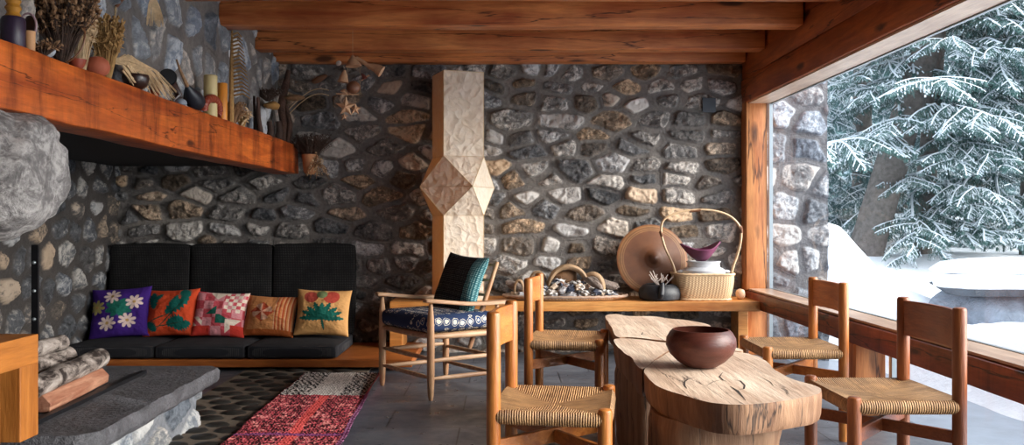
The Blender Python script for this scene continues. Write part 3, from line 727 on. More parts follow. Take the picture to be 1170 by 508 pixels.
# ------------------------------------------------------------------ armchair
ac = thing('armchair', 'pale turned-wood armchair with blue patterned seat beside the knitted runner', 'armchair', (-.42, 5.70, 0), math.atan2(-.6, -.8))
def spindle(a, b, r, n=12):
    a, b = Vector(a), Vector(b); return MB().tube([a+(b-a)*t for t in (0, .04, .2, .5, .8, .96, 1)], [r*.5, r*.62, r*.9, r, r*.9, r*.62, r*.5], n)
for s in (-1, 1):
    MB().tube([(.25, s*.3, z) for z in (0, .03, .12, .35, .5, .565, .585)], [.012, .018, .023, .024, .02, .013, .012], 16).build('leg', W_ARM, ac)
    MB().tube([(-.25, s*.3, z) for z in (0, .03, .12, .35, .5, .53, .552)], [.012, .018, .023, .024, .02, .013, .012], 16).build('leg', W_ARM, ac)
    for (z0, z1) in ((.13, .12), (.24, .235)): spindle((.25, s*.3, z0), (-.25, s*.3, z1), .015).build('stretcher', W_ARMX, ac)
    # arm board
    vs = []; fs = []; n = 14
    for i in range(n+1):
        u = i/n; x = .295-.66*u; z = .598-.04*u+.008*math.cos(u*6); wv_ = .033+.008*math.cos(u*PI*2)
        if i in (0, n): wv_ *= .55
        for (dy, dz) in ((-1, -.012), (1, -.012), (1, .012), (-1, .012)): vs.append((x, s*.3+dy*wv_, z+dz))
    for i in range(n):
        a = i*4
        for j in range(4): fs.append((a+j, a+(j+1) % 4, a+4+(j+1) % 4, a+4+j))
    fs += [(3, 2, 1, 0), (n*4, n*4+1, n*4+2, n*4+3)]
    MB().add(vs, fs).build('armrest', W_ARMX, ac, bevel=.006)
    MB().tube([(-.08, s*.235, .28), (-.13, s*.235, .4), (-.3, s*.235, .82)], [.014, .019, .013], 12).build('back_post', W_ARM, ac)
for x, zs in ((.25, (.135, .25, .385)), (-.25, (.11, .22, .375))):
    for z in zs: spindle((x, -.3, z), (x, .3, z), .015 if z < .3 else .019).build('stretcher' if z < .3 else 'seat_rail', W_ARMX, ac)
for s in (-1, 1): spindle((.25, s*.3, .385), (-.25, s*.3, .375), .019).build('seat_rail', W_ARMX, ac)
for k in (.5, .72, .95): spindle((-.13-.17*k-.0, -.235, .4+.42*k), (-.13-.17*k, .235, .4+.42*k), .013).build('back_slat', W_ARMX, ac)
MB().box((0, 0, .392), (.46, .56, .014)).build('webbing', M_RUSH, ac, smooth=False)
def blue_cush():
    o = weld(softbox((.50, .58, .105), 4, .012, .04).build('seat_cushion', None or vcol('blue_print', .85, .3, 200), None))
    me = o.data; n = len(me.vertices); o2 = o
    return o
def blue_mat():
    m, t, b = nt('blue_print'); mp = mapping(t, (1, 1, 1), rand=False); v = N(t, 'ShaderNodeTexVoronoi', feature='F1'); v.inputs['Scale'].default_value = 17; v.inputs['Randomness'].default_value = .35; t.links.new(mp.outputs[0], v.inputs['Vector'])
    r = ramp(t, [(0, lin('#d8d2c0')), (.24, lin('#d8d2c0')), (.28, lin('#23416f')), (.36, lin('#23416f')), (.40, lin('#cfc9b8')), (.46, lin('#1b3158')), (1, lin('#182a4c'))]); r.color_ramp.interpolation = 'CONSTANT'
    n = noise(t, mp, 45, 3); a = N(t, 'ShaderNodeMath', operation='MULTIPLY_ADD'); t.links.new(n.outputs[0], a.inputs[0]); a.inputs[1].default_value = .35; s_ = N(t, 'ShaderNodeMath', operation='ADD'); t.links.new(v.outputs['Distance'], a.inputs[2])
    t.links.new(a.outputs[0], s_.inputs[0]); s_.inputs[1].default_value = -.15; t.links.new(s_.outputs[0], r.inputs[0]); t.links.new(r.outputs[0], b.inputs['Base Color']); b.inputs['Roughness'].default_value = .85
    bump(t, b, n.outputs[0], .2, .003); return m
o = weld(softbox((.52, .60, .105), 4, .014, .04).build('seat_cushion', blue_mat(), None)); o.location = tuple(Matrix.Translation(ac.location) @ ac.rotation_euler.to_matrix().to_4x4() @ Vector((.01, 0, .455))); o.rotation_euler = ac.rotation_euler
tag(o, 'thick blue and white printed seat cushion on the armchair', 'cushion')
def c_grid(U_, V_):
    c = cl(U_, lin('#15181b')); g = ((U_*20) % 1 > .72) | ((V_*20) % 1 > .72); tl = lin('#4fa3a6'); dk = lin('#6f7a78')
    both = ((U_*20) % 1 > .5) & ((V_*20) % 1 > .55); put(c, both, lin('#6e7270')); edge = U_ > .66; c[edge] = lin('#1d5c66'); put(c, edge & both, lin('#a9d2cf')); return c
Rl = Matrix.Translation(ac.location) @ ac.rotation_euler.to_matrix().to_4x4()
# local axes of armchair: +x forward ; pillow front (-Y) must face +x
Rp = Rl @ Matrix.Translation((-.155, .01, .665)) @ Matrix.Rotation(PI/2, 4, 'Z') @ Matrix.Rotation(math.radians(-20), 4, 'X') @ Matrix.Rotation(math.radians(3), 4, 'Y')
pillow('throw_pillow', 'black checked pillow with a teal edge leaning in the armchair', .46, .42, .15, c_grid, Rp, vcol('grid_cloth', .85, .3, 250), seed=9, n=150)

# ------------------------------------------------------------------ shelf and paper lamp
sh = thing('shelf', 'long honey-coloured wooden shelf bench along the back stone wall', 'shelf', (.55, 6.96, 0))
MB().box((0, .0, .430), (2.84, .52, .074)).build('board', W_SHELF, sh, smooth=False, bevel=.004)
MB().box((-1.39, .06, .24), (.10, .34, .306)).build('support', W_SHELF, sh, smooth=False, bevel=.004)
MB().box((1.36, .12, .197), (.08, .22, .392)).build('support', W_SHELF, sh, smooth=False, bevel=.004)
def paper_mat():
    m, t, b = nt('washi_paper'); mp = mapping(t, rand=False); n = noise(t, mp, 7, 5, .6, 1.2); v = N(t, 'ShaderNodeTexVoronoi'); v.inputs['Scale'].default_value = 13; n4 = noise(t, mp, 5, 2)
    av = N(t, 'ShaderNodeVectorMath', operation='MULTIPLY_ADD'); t.links.new(n4.outputs[1], av.inputs[0]); av.inputs[1].default_value = (.25,)*3; t.links.new(mp.outputs[0], av.inputs[2]); t.links.new(av.outputs[0], v.inputs['Vector'])
    r = ramp(t, [(.3, lin('#efe0c6')), (.7, lin('#fbf2e2'))]); t.links.new(n.outputs[0], r.inputs[0]); t.links.new(r.outputs[0], b.inputs['Base Color']); b.inputs['Roughness'].default_value = .7
    a = N(t, 'ShaderNodeMath', operation='ADD'); t.links.new(n.outputs[0], a.inputs[0]); t.links.new(v.outputs['Distance'], a.inputs[1]); bump(t, b, a.outputs[0], .75, .02)
    b.inputs['Transmission Weight'].default_value = 0; b.inputs['Subsurface Weight'].default_value = 0
    tl = N(t, 'ShaderNodeBsdfTranslucent'); tl.inputs[0].default_value = (*lin('#e8b878'), 1); mx = N(t, 'ShaderNodeMixShader'); mx.inputs[0].default_value = .35
    t.links.new(b.outputs[0], mx.inputs[1]); t.links.new(tl.outputs[0], mx.inputs[2]); t.links.new(mx.outputs[0], t.nodes['Material Output'].inputs[0]); return m
M_PAPER = paper_mat(); M_RIB = simple('lamp_rib', lin('#d9b98a'), .6)
LD = 6.91; lx = (523-VX)*LD/F
la = thing('paper_lamp', 'tall cream folded-paper lamp of stacked boxes standing on the shelf', 'lamp', (lx, LD, .467))
k_ = LD/F; SQ = [(-30, 14), (-14, -30), (30, -14), (14, 30)]; MQ = [(-41.5, -18.5), (18.5, -41.5), (41.5, 18.5), (-18.5, 41.5)]
def zz(py): return CAMH-(py-VY)*k_-.467
def paper(rings, name):
    mb = MB(); ed = MB()
    for i in range(len(rings)-1):
        (q0, z0), (q1, z1) = rings[i], rings[i+1]
        A_ = [Vector((x*k_, y*k_, z0)) for x, y in q0]; B_ = [Vector((x*k_, y*k_, z1)) for x, y in q1]
        if (q0 is q1):
            for j in range(4): mb.add([A_[j], A_[(j+1) % 4], B_[(j+1) % 4], B_[j]], [(0, 1, 2, 3)]); ed.tube([A_[j], B_[j]], .0022, 6)
        else:
            # antiprism: S corner j sits between M corners j-? ; connect each side to nearest
            S_, M_ = (A_, B_) if q0 is SQ else (B_, A_)
            for j in range(4):
                mb.add([S_[j], S_[(j+1) % 4], M_[j]], [(0, 1, 2)]); mb.add([S_[(j+1) % 4], M_[j], M_[(j+1) % 4]], [(0, 2, 1)])
                ed.tube([S_[j], M_[j]], .0022, 6); ed.tube([S_[(j+1) % 4], M_[j]], .0022, 6)
        for R_ in (A_, B_):
            for j in range(4): ed.tube([R_[j], R_[(j+1) % 4]], .0022, 6)
    o = mb.build(name, M_PAPER, la, smooth=False); ed.build('rib', M_RIB, o)
    return o
paper([(SQ, zz(180)), (SQ, zz(85))], 'upper_shade'); paper([(SQ, zz(246)), (MQ, zz(214)), (SQ, zz(180))], 'faceted_shade'); paper([(SQ, .002), (SQ, zz(246))], 'lower_shade')

# wall plate
o = MB().box(P(810, 120, 7.2), (.11, .02, .12)).build('wall_plate', simple('slate_plate', lin('#3a4148'), .4), smooth=False, bevel=.004); origin(o, P(810, 120, 7.2)); tag(o, 'small dark square plate high on the stone wall near the window', 'plate')

# ------------------------------------------------------------------ slab table
TZ = .5
def T(px, py): d = (CAMH-TZ)*F/(py-VY); return ((px-VX)*d/F, d)
tb = thing('table', 'free-form table of thick weathered wood slabs on trunk bases', 'table', (.8, 3.9, 0))
near = [T(*q) for q in ((734.5, 422.6), (746, 437.5), (760, 445), (779, 451), (812, 459.7), (845, 462.3), (878, 459.7), (911, 455), (933, 451), (941, 446), (934, 440.5), (905, 432), (886, 422), (876, 412), (862, 405.5), (842, 401.5), (800, 398), (770, 400), (752, 409))]
mid = [T(*q) for q in ((702, 386.8), (702.5, 392), (708, 398), (714, 404), (721, 408), (733.5, 421), (751, 408), (769, 399), (800, 397), (840, 400.5), (850, 399), (830, 394), (790, 391.5), (759, 390.5), (735, 387.5), (716, 386))]
far = [T(*q) for q in ((692, 360), (693, 366), (699, 374), (704, 384), (716, 384.8), (735, 386.3), (760, 389), (790, 390), (812, 388), (817, 378), (811, 371), (798, 367.5), (782, 365), (764, 363.5), (746, 361), (718, 360.6), (705, 358.5))]
slab(smoothloop(near[::-1], 6), .400, TZ, W_TAB, 'tabletop', tb, (.8, 3.9), .008, .004, .01, 1, 6, W_TABZ)
slab(smoothloop(mid[::-1], 6), .385, TZ-.001, W_TAB, 'tabletop', tb, (.8, 3.9), .008, .004, .01, 2, 6, W_TABZ)
slab(smoothloop(far[::-1], 6), .385, TZ, W_TAB, 'tabletop', tb, (.8, 3.9), .008, .004, .012, 5, 6, W_TABZ)
slab(smoothloop([(.56, 4.4), (.555, 4.15), (.60, 3.95), (.74, 4.0), (.80, 4.2), (.74, 4.42)], 8)[::-1] and smoothloop([(.56, 4.38), (.735, 4.42), (.80, 4.2), (.74, 4.0), (.62, 3.93), (.565, 4.12)][::-1], 8), 0, .386, W_TABZ, 'trunk_base', tb, (.8, 3.9), .02, .01, .012, 8, 10)
slab(smoothloop([(.54, 3.2), (.60, 3.02), (.78, 2.98), (.93, 3.02), (1.0, 3.15), (.98, 3.4), (.8, 3.55), (.6, 3.45)], 8), 0, .402, W_TABZ, 'trunk_base', tb, (.8, 3.9), .025, .01, .03, 7, 10)
slab(smoothloop([(.70, 5.2), (.72, 4.95), (.9, 4.85), (1.05, 4.95), (1.0, 5.15), (.85, 5.25)], 8), 0, .386, W_TABZ, 'trunk_base', tb, (.8, 3.9), .02, .01, .012, 6, 10)
# natural checks in the slab
M_CRACK = simple('crack_dark', (.03, .018, .012), .9)
def crack(pts, wd):
    ck = MB(); w3 = [Vector((*T(*q), TZ+.0008))-Vector((.8, 3.9, 0)) for q in pts]; n = len(w3); L_, R_ = [], []
    for i in range(n):
        tdir = (w3[min(i+1, n-1)]-w3[max(i-1, 0)]).normalized(); dn = tdir.cross(Vector((0, 0, 1)))*wd/2*(.15 if i in (0, n-1) else 1); L_.append(w3[i]-dn); R_.append(w3[i]+dn)
    ck.add(L_+R_, [(i, i+1, n+i+1, n+i) for i in range(n-1)]); ck.build('crack', M_CRACK, tb, smooth=False)
crack([(785, 444), (782, 440), (782, 436), (786, 433), (795, 431)], .007); crack([(834, 441), (842, 446), (852, 457)], .012); crack([(826, 425), (822, 430), (826, 434), (831, 436)], .006); crack([(836, 433), (846, 435), (851, 440), (850, 444), (844, 445)], .006); crack([(735, 379), (733, 382), (740, 383)], .008); crack([(826, 433), (815, 436), (806, 441)], .004); crack([(868, 430), (880, 436), (884, 441)], .004)

def lathe_thing(name, label, cat, loc, prof, m, n=40, sx=1, sy=1, rotz=0, R=None):
    o = MB().lathe(prof, n, sx=sx, sy=sy, R=R).build(name, m); o.location = loc; o.rotation_euler = (0, 0, rotz); return tag(o, label, cat)
# brown bowl
bp = [(.050, 0), (.062, .003), (.095, .024), (.126, .055), (.141, .09), (.138, .118), (.124, .142), (.113, .152), (.108, .152), (.118, .138), (.130, .115), (.133, .09), (.118, .058), (.088, .03), (.05, .014), (.001, .012)]
lathe_thing('bowl', 'round dark reddish-brown turned wooden bowl on the slab table', 'bowl', (.802, 3.55, TZ+.001), bp, wood('bowl_wood', lin('#4a251e'), lin('#6e3c30'), 'x', .42, 1, 0), 64)

# ------------------------------------------------------------------ things on the shelf
SZ = .468
def basket_mat(name, c1, c2, s1=.012, s2=.006):
    m, t, b = nt(name); tc = N(t, 'ShaderNodeTexCoord'); sp = N(t, 'ShaderNodeSeparateXYZ'); t.links.new(tc.outputs['Object'], sp.inputs[0])
    def wv(o, p):
        a = N(t, 'ShaderNodeMath', operation='MULTIPLY'); a.inputs[1].default_value = 2*PI/p; t.links.new(o, a.inputs[0]); s = N(t, 'ShaderNodeMath', operation='SINE'); t.links.new(a.outputs[0], s.inputs[0]); return s
    sx_ = N(t, 'ShaderNodeMath', operation='ADD'); t.links.new(sp.outputs[0], sx_.inputs[0]); t.links.new(sp.outputs[1], sx_.inputs[1])
    a, b2 = wv(sx_.outputs[0], s1*2), wv(sp.outputs[2], s2*2); mu = N(t, 'ShaderNodeMath', operation='MULTIPLY_ADD'); t.links.new(a.outputs[0], mu.inputs[0]); t.links.new(b2.outputs[0], mu.inputs[1]); mu.inputs[2].default_value = .0
    ad = N(t, 'ShaderNodeMath', operation='MULTIPLY_ADD'); t.links.new(a.outputs[0], ad.inputs[0]); ad.inputs[1].default_value = .5; t.links.new(mu.outputs[0], ad.inputs[2])
    h = N(t, 'ShaderNodeMath', operation='MULTIPLY_ADD'); t.links.new(ad.outputs[0], h.inputs[0]); h.inputs[1].default_value = .33; h.inputs[2].default_value = .5
    r = ramp(t, [(0, c1), (.8, c2)]); t.links.new(h.outputs[0], r.inputs[0]); t.links.new(r.outputs[0], b.inputs['Base Color']); b.inputs['Roughness'].default_value = .55; bump(t, b, h.outputs[0], .8, .004); return m
M_WICK = basket_mat('wicker', lin('#7d5a3a'), lin('#e0bf94')); M_CANE = simple('cane', lin('#d0b08a'), .45, .25, 20); M_CANED = simple('cane_dark', lin('#6e4426'), .5, .25, 20)
bk = thing('basket', 'large wicker basket with tall arched handle on the shelf end', 'basket', (1.575, 6.93, SZ))
def rsq(prof, n=64, k=5, sx=1, sy=1):
    mb = MB(); vs = []
    for r, z in prof:
        for i in range(n):
            th = 2*PI*i/n; c, s = math.cos(th), math.sin(th); q = r/((abs(c)**k+abs(s)**k)**(1/k)); vs.append((c*q*sx, s*q*sy, z))
    m_ = len(prof); fs = [(i*n+j, i*n+(j+1) % n, (i+1)*n+(j+1) % n, (i+1)*n+j) for i in range(m_-1) for j in range(n)]+[tuple(reversed(range(n))), tuple((m_-1)*n+j for j in range(n))]
    return mb.add(vs, fs)
rsq([(.185, 0), (.2, .006), (.212, .05), (.225, .12), (.23, .2), (.222, .2), (.216, .12), (.2, .03), (.01, .02)], 96, 5, 1, .78).build('body', M_WICK, bk)
def superring(r, z, k, sx, sy, rad, n=64, wob=0):
    pts = []
    for i in range(n+1):
        th = 2*PI*i/n; c, s = math.cos(th), math.sin(th); q = r/((abs(c)**k+abs(s)**k)**(1/k)); pts.append((c*q*sx, s*q*sy, z+wob*math.sin(i*2.1)))
    return MB().tube(pts, rad, 8, cap=False)
superring(.23, .203, 5, 1, .78, .009, 96, .002).build('rim', M_CANE, bk); superring(.205, .008, 5, 1, .78, .008, 96, .002).build('foot_rim', M_CANE, bk)
hp = [(772, 312), (768, 300), (760, 283), (755.5, 266), (757, 253), (766, 246), (780, 241.5), (796, 239.5), (812, 240), (827, 243.5), (838, 250), (846, 261), (846, 276), (842, 292), (838, 303), (836, 312)]
for dy, rr in ((-.012, .0075), (.012, .0075)):
    hs = [hp[0]]
    for i_ in range(len(hp)-1):
        a0, a1, a2, a3 = [hp[max(0, min(len(hp)-1, i_+j_))] for j_ in (-1, 0, 1, 2)]
        for u in (.25, .5, .75, 1): hs.append(tuple(.5*(2*a1[c_]+(a2[c_]-a0[c_])*u+(2*a0[c_]-5*a1[c_]+4*a2[c_]-a3[c_])*u*u+(3*a1[c_]-a0[c_]-3*a2[c_]+a3[c_])*u**3) for c_ in (0, 1)))
    pts = [P(x, y, 6.93)-Vector((1.575, 6.93, SZ))+Vector((0, dy, 0)) for x, y in hs]; MB().tube([Vector((*q, 0)) if False else q for q in pts], rr, 8).build('handle', M_CANE, bk)
for a, b_ in (((788, 241), (800, 239.7)), ((754.5, 264), (756.5, 270)), ((846, 258), (847, 266))):
    MB().tube([P(*a, 6.93)-Vector((1.575, 6.93, SZ)), P(*b_, 6.93)-Vector((1.575, 6.93, SZ))], .022, 10, flat=.6).build('binding', M_CANED, bk)
M_CER = simple('grey_ceramic', lin('#b7b9bd'), .35, .12, 9, .1)
po_ = thing('lidded_pot', 'pale grey ceramic pot with side lugs sitting in the basket', 'pot', (1.585, 6.925, SZ+.022))
MB().lathe([(.1, 0), (.13, .02), (.155, .09), (.165, .15), (.172, .205), (.15, .22), (.128, .232), (.126, .262), (.134, .27), (.134, .278), (.118, .278), (.114, .23), (.15, .18), (.12, .04), (.001, .03)], 48, sy=.78).build('body', M_CER, po_)
for s in (-1, 1): MB().blob((s*.175, 0, .195), (.07, .05, .03), 3, .05).build('lug', M_CER, po_)
# purple boat bowl
def boat():
    n = 56; vs = []; fs = []; prof = [(0.02, 0, 0), (.35, .0, 0), (.62, .25, .3), (.85, .62, .7), (1, 1, 1)]
    rings = []
    for sgn in (0, 1):
        for (r, z, k) in (prof if sgn == 0 else prof[::-1]):
            ring = []
            for i in range(n):
                th = 2*PI*i/n; pk = abs(math.cos(th))**5
                rr = .10+.06*pk*k; zz_ = z*(.088+.055*pk)+(.006 if sgn else 0)
                ring.append((math.cos(th)*rr*r*(.95 if sgn else 1)*1.05, math.sin(th)*(.13)*r*(.93 if sgn else 1), zz_))
            rings.append(ring)
    vs = [q for r_ in rings for q in r_]; m_ = len(rings)
    fs = [(i*n+j, i*n+(j+1) % n, (i+1)*n+(j+1) % n, (i+1)*n+j) for i in range(m_-1) for j in range(n)]+[tuple(reversed(range(n))), tuple((m_-1)*n+j for j in range(n))]
    return MB().add(vs, fs)
o = boat().build('boat_bowl', simple('purple_glaze', lin('#6a3350'), .5, .12, 6, .1)); o.location = (1.56, 6.9, SZ+.302); o.rotation_euler = (0, math.radians(-3), math.radians(8)); tag(o, 'plum-purple bowl with two raised pointed ends on the grey pot', 'bowl')
# conical hat / tray
def hat():
    prof = [(.29, 0), (.292, .008), (.27, .014), (.2, .024), (.12, .036), (.075, .048), (.045, .066), (.022, .09), (.006, .10), (.001, .10)]
    pr = []
    for i in range(len(prof)-1):
        for t_ in np.linspace(0, 1, 6, endpoint=False): pr.append((prof[i][0]*(1-t_)+prof[i+1][0]*t_, prof[i][1]*(1-t_)+prof[i+1][1]*t_))
    pr.append(prof[-1]); back = [(max(r-.004, .001), max(z-.006, -.001)) for r, z in pr][::-1]
    return pr, back
m, t, b = nt('woven_hat'); tc = N(t, 'ShaderNodeTexCoord'); ln = N(t, 'ShaderNodeVectorMath', operation='LENGTH'); mp_ = N(t, 'ShaderNodeMapping'); mp_.inputs['Scale'].default_value = (1, 1, 0); t.links.new(tc.outputs['Object'], mp_.inputs[0]); t.links.new(mp_.outputs[0], ln.inputs[0])
r = ramp(t, [(0, lin('#4a2a16')), (.12, lin('#6e4324')), (.236, lin('#74482a')), (.240, lin('#a67a4c')), (.246, lin('#6f4526')), (.256, lin('#a67a4c')), (.262, lin('#6f4526')), (.276, lin('#a67a4c')), (.284, lin('#8a5630'))]); t.links.new(ln.outputs['Value'], r.inputs[0])
mu = N(t, 'ShaderNodeMath', operation='MULTIPLY'); mu.inputs[1].default_value = 2*PI/.007; t.links.new(ln.outputs['Value'], mu.inputs[0]); si = N(t, 'ShaderNodeMath', operation='SINE'); t.links.new(mu.outputs[0], si.inputs[0])
n_ = noise(t, mapping(t), 8, 5); rn = ramp(t, [(.3, (.7, .66, .6)), (.7, (1.15, 1.1, 1.05))]); t.links.new(n_.outputs[0], rn.inputs[0]); t.links.new(mixc(t, 'MULTIPLY', 1, r.outputs[0], rn.outputs[0]), b.inputs['Base Color']); b.inputs['Roughness'].default_value = .5; bump(t, b, si.outputs[0], .25, .002)
pr, back = hat(); mb = MB(); nn = 64
allp = pr+back
o = MB().lathe(allp[::-1] if False else allp, nn).build('woven_hat', m)
dd = 7.0; o.location = P(747, 297.5, dd)+Vector((0, .08, 0)); o.rotation_euler = (math.radians(78), 0, math.radians(5)); tag(o, 'round brown woven conical hat leaning against the stone wall', 'hat')
# black pot with twigs
kt = thing('black_pot', 'squat black iron pot with a spout beside the wicker basket', 'pot', (1.225, 6.86, SZ))
M_KET = simple('kettle_black', lin('#26282c'), .5, .25, 25, .6, .004)
MB().lathe([(.13, 0), (.155, .01), (.165, .05), (.155, .09), (.13, .115), (.105, .125), (.1, .12), (.12, .1), (.13, .05), (.001, .03)], 40).build('body', M_KET, kt)
MB().tube([(-.02, -.15, .03), (-.015, -.175, .06), (-.01, -.165, .1), (0, -.13, .135)], [.02, .022, .018, .014], 12).build('spout', M_KET, kt)
tw = MB(); rt = random.Random(4)
for k in range(7):
    a = rt.uniform(0, 2*PI); x, y = .01*math.cos(a), .01*math.sin(a); top = (rt.uniform(-.1, .1), rt.uniform(-.03, .03), rt.uniform(.16, .24)); tw.tube([(x, y, .04), (x+top[0]*.4, y, .12), top], [.006, .005, .003], 6)
    for q in range(3): b0 = Vector((x+top[0]*.6, y, .14)); tw.tube([b0, b0+Vector((rt.uniform(-.05, .05), rt.uniform(-.02, .02), rt.uniform(.02, .06)))], [.004, .003], 5)
o = tw.build('dry_twigs', simple('pale_twig', lin('#d9c8bc'), .7)); o.location = (1.235, 6.86, SZ); tag(o, 'pale dried twigs standing in the black pot', 'twigs')
o = MB().blob((0, 0, .042), (.07, .07, .084), 2, .08, pw=.8).build('pale_stone', simple('pale_rock', lin('#c9a586'), .6)); o.location = (1.87, 6.9, SZ); tag(o, 'small pale rounded stone at the window end of the shelf', 'stone')

# shell tray
tr_ = thing('tray', 'long oval woven tray heaped with shells and stones on the shelf', 'tray', (.49, 6.92, SZ))
MB().lathe([(.40, 0), (.46, .006), (.485, .026), (.478, .03), (.45, .014), (.001, .01)], 72, sy=.44).build('dish', M_WICK, tr_)
MB().tube([(.487*math.cos(a), .487*.44*math.sin(a), .03+.0025*math.sin(a*40)) for a in np.linspace(0, 2*PI, 121)], .0115, 8, cap=False).build('rim', simple('tray_rim', lin('#a58a76'), .6, .3, 25), tr_)
cols = [('white', lin('#c9c4bf')), ('pale grey', lin('#8f8d8f')), ('slate-blue', lin('#3b4050')), ('brown', lin('#7b5c48')), ('cream', lin('#b9a48e'))]
protos = []; rs = random.Random(12)
for k, (nm, c) in enumerate(cols):
    o = MB().blob((0, 0, 0), (.058, .042, .032), k*3.1, .5, 4.0, 12, 16, pw=.75).build('pebble', simple('pebble_'+nm.replace(' ', '_'), c, .55, .3, 30, .5))
    tag(o, nm+' pebble or shell in the heap on the oval tray', 'pebble', nm+' pebbles on the oval tray'); protos.append(o)
spots = []
for L in range(5):
    z = .026+L*.024; R_ = .42*(1-.15*L)
    cnt = int(62*(1-.17*L))
    for i in range(cnt):
        a = rs.uniform(0, 2*PI); q = math.sqrt(rs.random())*R_; x = q*math.cos(a); y = q*math.sin(a)*.40
        spots.append((x, y, z+rs.uniform(-.004, .006)))
wts = [0]*5+[1]*5+[2]*3+[3]*2+[4]*3; first = [True]*5
for (x, y, z) in spots:
    k = rs.choice(wts); lo = (.49+x, 6.92+y, SZ+z); ro = (rs.uniform(-.5, .5), rs.uniform(-.5, .5), rs.uniform(0, 6.3)); s_ = rs.uniform(.8, 1.6)
    if first[k]: o = protos[k]; o.location = lo; o.rotation_euler = ro; o.scale = (s_, s_, s_*1.1); first[k] = False
    else: dup(protos[k], lo, rot=ro, scale=(s_, s_, s_*1.1))
M_HORN = simple('driftwood', lin('#9c7f60'), .6, .35, 14, .6, .01); M_BARK = simple('grey_bark', lin('#7d6f66'), .8, .35, 12, .8, .015)
def arch(label, x0, x1, y0, y1, zt, r, cat='driftwood', zb=.06):
    c = Vector(((x0+x1)/2, (y0+y1)/2, zb)); pts = []
    for i in range(19):
        a = PI*i/18; pts.append(c+Vector(((x0-x1)/2*math.cos(a), (y0-y1)/2*math.cos(a), (zt-zb)*math.sin(a)**.8)))
    o = MB().tube(pts, [r*(1.0+.5*math.sin(PI*i/18)+.08*n3((i*.7, r*90, 0))) for i in range(19)], 12, flat=.6).build('driftwood_arch', M_HORN); o.location = (.49, 6.92, SZ); return tag(o, label, cat)
arch('large curved driftwood hoop standing in the shell heap', -.135, .175, -.03, -.0, .255, .026)
arch('smaller driftwood hoop right of the large one on the tray', .13, .30, .02, -.04, .20, .018)
arch('thin driftwood hoop at the left of the shell tray', -.29, -.14, .05, .05, .21, .014)
arch('small pale curved shell piece at the far left of the tray', -.40, -.33, -.04, -.05, .15, .012, 'shell')
for lb, c, dms, rz, ry in (('pale twisted driftwood piece lying at the right front of the heap', (.22, -.08, .13), (.17, .04, .05), -.4, .5), ('dark split bark piece between the left and the large driftwood hoops', (-.2, -.02, .13), (.13, .06, .09), .5, -.5), ('rough grey bark piece at the left of the shell heap', (-.38, .02, .09), (.2, .07, .06), .2, .5), ('striped grey bark slab at the right of the shell heap', (.30, .06, .12), (.26, .09, .07), -.1, .25), ('brown knotty wood piece under the large driftwood hoop', (.0, .04, .16), (.2, .1, .13), .3, 0)):
    o = MB().blob((0, 0, 0), dms, c[0]*9, .35, 3.5, 14, 20, pw=.9).build('bark_piece', M_BARK if 'brown' not in lb else simple('brown_knot', lin('#6b4a2c'), .7, .5, 18, .9, .012)); o.location = (.49+c[0], 6.92+c[1], SZ+c[2]); o.rotation_euler = (0, ry, rz); tag(o, lb, 'driftwood')

# ------------------------------------------------------------------ lower left: wooden cabinet, logs, iron bar
cb_ = thing('cabinet', 'honey-coloured wooden framed cabinet cut off at the lower left corner', 'cabinet', (-1.75, 2.5, 0))
def cbx(nm, x0, x1, y0, y1, z0, z1, m, par=cb_, bev=.003): return MB().box(((x0+x1)/2+1.75, (y0+y1)/2-2.5, (z0+z1)/2), (x1-x0, y1-y0, z1-z0)).build(nm, m, par, smooth=False, bevel=bev)
W_CABZ = wood('cabinet_wood_z', lin('#975a24'), lin('#c07e3c'), 'z', .4, .8, 0)
cbx('top', -1.98, -1.54, 2.1, 2.9, .625, .72, W_CAB)
for (a, b_) in ((2.79, 2.9), (2.1, 2.2)):
    cbx('post', -1.62, -1.54, a, b_, .387, .626, W_CABZ); cbx('post', -1.98, -1.90, a, b_, .387, .626, W_CABZ)
cbx('panel', -1.575, -1.56, 2.2, 2.716, .387, .626, W_CABZ); cbx('back_panel', -1.93, -1.90, 2.2, 2.79, .387, .626, M_BLACK)  # back panel blackened for the dark of the open gap
cbx('shadow_block', -1.95, -1.62, 2.15, 2.82, 0, .39, M_BLACK)  # black block added below the frame to stand for the shadow there
def birch():
    m, t, b = nt('birch_bark'); mp = mapping(t, (4, 26, 26)); mp2 = mapping(t, (9, 4, 9)); n = noise(t, mp2, 2.2, 7, .7, .6); r = ramp(t, [(.42, lin('#2a1f1a')), (.52, lin('#857a72')), (.68, lin('#bdb3aa'))]); t.links.new(n.outputs[0], r.inputs[0]); t.links.new(r.outputs[0], b.inputs['Base Color']); b.inputs['Roughness'].default_value = .75; bump(t, b, n.outputs[0], .7, .01); return m
M_BIRCH = birch(); M_LOGEND = simple('cut_wood', lin('#b98a66'), .7, .3, 30); M_SPLIT = wood('split_wood', lin('#8a4f38'), lin('#c99a80'), 'y', .7, 1.6)
def log(label, a, b, r, seed, m=M_BIRCH):
    a, b = Vector(a), Vector(b); t_ = thing('log', label, 'log', a, 0, 'firewood on the hearth'); n = 12; d = b-a
    pts = [d*(i/n)+Vector((n3((i*.4, seed, 0)), 0, n3((i*.4, seed, 5))))*.006 for i in range(n+1)]; rad = [r*(1+.06*n3((i*.8, seed, 2))) for i in range(n+1)]
    MB().tube(pts, rad, 20).build('bark', m, t_)
    MB().tube([pts[-1]-d*.002, pts[-1]+d.normalized()*.003], r*.9, 20).build('cut_end', M_LOGEND, t_); return t_
log('long white birch log, uppermost at the front of the hearth pile', (-1.905, 3.5, .415), (-1.965, 4.26, .425), .047, 1)
log('birch log lying behind the front one on the hearth', (-2.02, 3.45, .445), (-2.07, 4.15, .452), .048, 2)
log('short birch log on top of the pile at the back', (-2.1, 3.7, .52), (-2.04, 4.05, .53), .036, 3)
